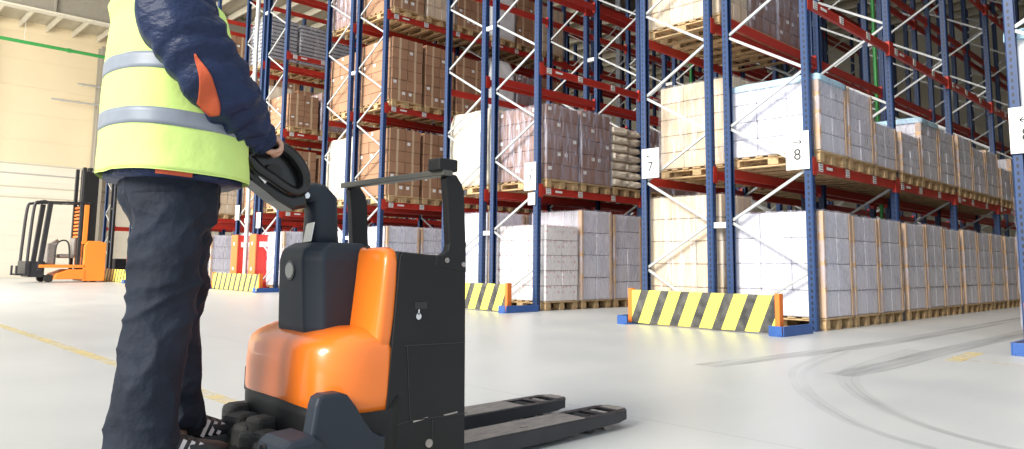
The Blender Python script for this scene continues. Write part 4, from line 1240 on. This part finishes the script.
        for a_, c_ in zip(rows, rows[1:]):
            for k in range(8): b_.faces.new((a_[k], a_[k + 1], c_[k + 1], c_[k]))
        o = put('sleeve_panel', b_, M_JOR, sl, smooth=True); so = o.modifiers.new('t', 'SOLIDIFY'); so.thickness = .004; so.offset = 0
        # knit cuff
        q = SL[-1]; q0 = SL[-2]
        f = (lambda p: (p[0], p[1] if side < 0 else 2 * PY - p[1], p[2]))
        b_ = bmesh.new(); add_cyl(b_, f(q0), Vector(f(q)) * 1.0 + (Vector(f(q)) - Vector(f(q0))) * .4, .041, 20); put('cuff', b_, M_JACK, sl)

    # ---- hi-vis vest with two reflective bands
    b_ = bmesh.new()
    zs = [.980] + [.99 + .0222 * k for k in range(24)] + [1.522, 1.545]
    add_loft(b_, [tring(z, .006 if z < 1.5 else .004) for z in zs], cap=False)
    vest = put('safety_vest', b_, M_HIVIS, r, smooth=True)
    so = vest.modifiers.new('t', 'SOLIDIFY'); so.thickness = .004; so.offset = 1
    for z0, z1 in ((1.104, 1.152), (1.266, 1.314)):
        b_ = bmesh.new(); add_loft(b_, [tring(z0 + (z1 - z0) * k / 4, .0115) for k in range(5)], cap=False)
        o = put('reflective_band', b_, M_REFL, vest, smooth=True); so = o.modifiers.new('t', 'SOLIDIFY'); so.thickness = .002
    b_ = bmesh.new(); add_loft(b_, [tring(.976 + .004 * k, .0085) for k in range(5)], cap=False); put('hem_binding', b_, M_HIVIS, vest, smooth=True)

    # ---- shoes
    for nm, ax, ay, rz, zb in (('near', .785, 2.262, -.02, .142), ('far', .955, 2.515, .03, .135)):
        R_ = Matrix.Rotation(rz, 4, 'Z')
        f = lambda x, y, z: tuple(R_ @ Vector((x, y, 0)) + Vector((ax, ay, zb + z)))
        b_ = bmesh.new()
        prof = [(-.098, .018, .05, .040), (-.088, .034, .075, .056), (-.05, .038, .095, .060), (-.005, .040, .105, .055), (.045, .041, .088, .048), (.10, .046, .066, .040), (.15, .048, .052, .036), (.185, .040, .044, .030), (.205, .018, .036, .018)]
        rings = []
        for x, hw, top, _ in prof:
            rr = []
            for i in range(20):
                t = 2 * PI * i / 20
                y = hw * math.copysign(abs(math.cos(t)) ** .8, math.cos(t)); z = (top / 2 + .01) + (top / 2 - .004) * math.copysign(abs(math.sin(t)) ** .75, math.sin(t))
                rr.append(Vector(f(x, y, z)))
            rings.append(rr)
        add_loft(b_, rings)
        sh = put('shoe', b_, M_SHOE, r, smooth=True)
        b_ = bmesh.new()
        out = [(-.104, .0), (-.09, .034), (-.04, .042), (.03, .042), (.10, .050), (.16, .050), (.20, .026), (.212, 0)]
        poly = out + [(x, -y) for x, y in out[-2:0:-1]]
        add_prism(b_, [tuple((R_ @ Vector((x, y, 0)) + Vector((ax, ay, 0))).xy) for x, y in poly], 'z', zb, zb + .026, .004)
        put('sole', b_, M_SOLE, sh)
        for s in (-1, 1):
            for k in range(3):
                b_ = bmesh.new(); add_bar(b_, f(.040 + k * .026, s * .047, .030), f(.066 + k * .024, s * .038, .078 - k * .008), .012, .003, (0, 1, 0)); put('stripe', b_, M_STRIPE, sh)
        for k in range(4):
            b_ = bmesh.new(); add_bar(b_, f(.035 + k * .022, -.022, .100 - k * .0095), f(.035 + k * .022, .022, .100 - k * .0095), .007, .005, (0, 0, 1), .001); put('lace', b_, M_SOLE, sh)
    return r
worker()

# ------------------------------------------------------------------ light: bright sky through the open glazed side behind and left of the camera
w = bpy.data.worlds.new('sky'); S.world = w; w.use_nodes = True
bg = w.node_tree.nodes['Background']
bg.inputs[0].default_value = (.82, .91, 1.0, 1); bg.inputs[1].default_value = .70
def sun(name, d, e, ang, col):
    l = bpy.data.lights.new(name, 'SUN'); l.energy = e; l.angle = ang; l.color = col
    o = bpy.data.objects.new(name, l); COL.objects.link(o)
    o.rotation_euler = Vector(d).to_track_quat('-Z', 'Y').to_euler(); o.location = (-6, 0, 12)
    return o
sun('daylight_sun', (.86, .03, -.46), 3.6, math.radians(24), (1.0, .94, .84))

al = bpy.data.lights.new('added_fill_light', 'AREA'); al.shape = 'RECTANGLE'; al.size = 16; al.size_y = 8; al.energy = 3200; al.color = (1.0, .93, .80)  # unseen area lamp, added to brighten the left wall and far rack ends
ao = bpy.data.objects.new('added_fill_light', al); COL.objects.link(ao); ao.location = (-8, 20, 5)
ao.rotation_euler = Vector((.72, .68, -.05)).to_track_quat('-Z', 'Y').to_euler()
# ------------------------------------------------------------------ camera
f_, cx_, cy_, pi_, ya_, ro_, H_ = 738.12, 515.16, 181.47, .1125, .8006, -.0113, .7288
Fv = Vector((math.cos(ya_) * math.cos(pi_), math.sin(ya_) * math.cos(pi_), math.sin(pi_)))
R0 = Vector((math.sin(ya_), -math.cos(ya_), 0)); U0 = R0.cross(Fv)
Rv = R0 * math.cos(ro_) - U0 * math.sin(ro_); Uv = R0 * math.sin(ro_) + U0 * math.cos(ro_)
cam = bpy.data.cameras.new('camera'); co = bpy.data.objects.new('camera', cam); COL.objects.link(co)
M = Matrix((Rv, Uv, -Fv)).transposed().to_4x4(); M.translation = (0, 0, H_)
co.matrix_world = M
cam.sensor_width = 36; cam.lens = f_ * 36 / 1024
cam.shift_x = -(cx_ - 512) / 1024; cam.shift_y = -(224.5 - cy_) / 1024
cam.clip_start = .05; cam.clip_end = 200
S.camera = co

S.view_settings.view_transform = 'Standard'; S.view_settings.look = 'None'
S.view_settings.gamma = 1; S.view_settings.use_curve_mapping = False
S.view_settings.exposure = .6
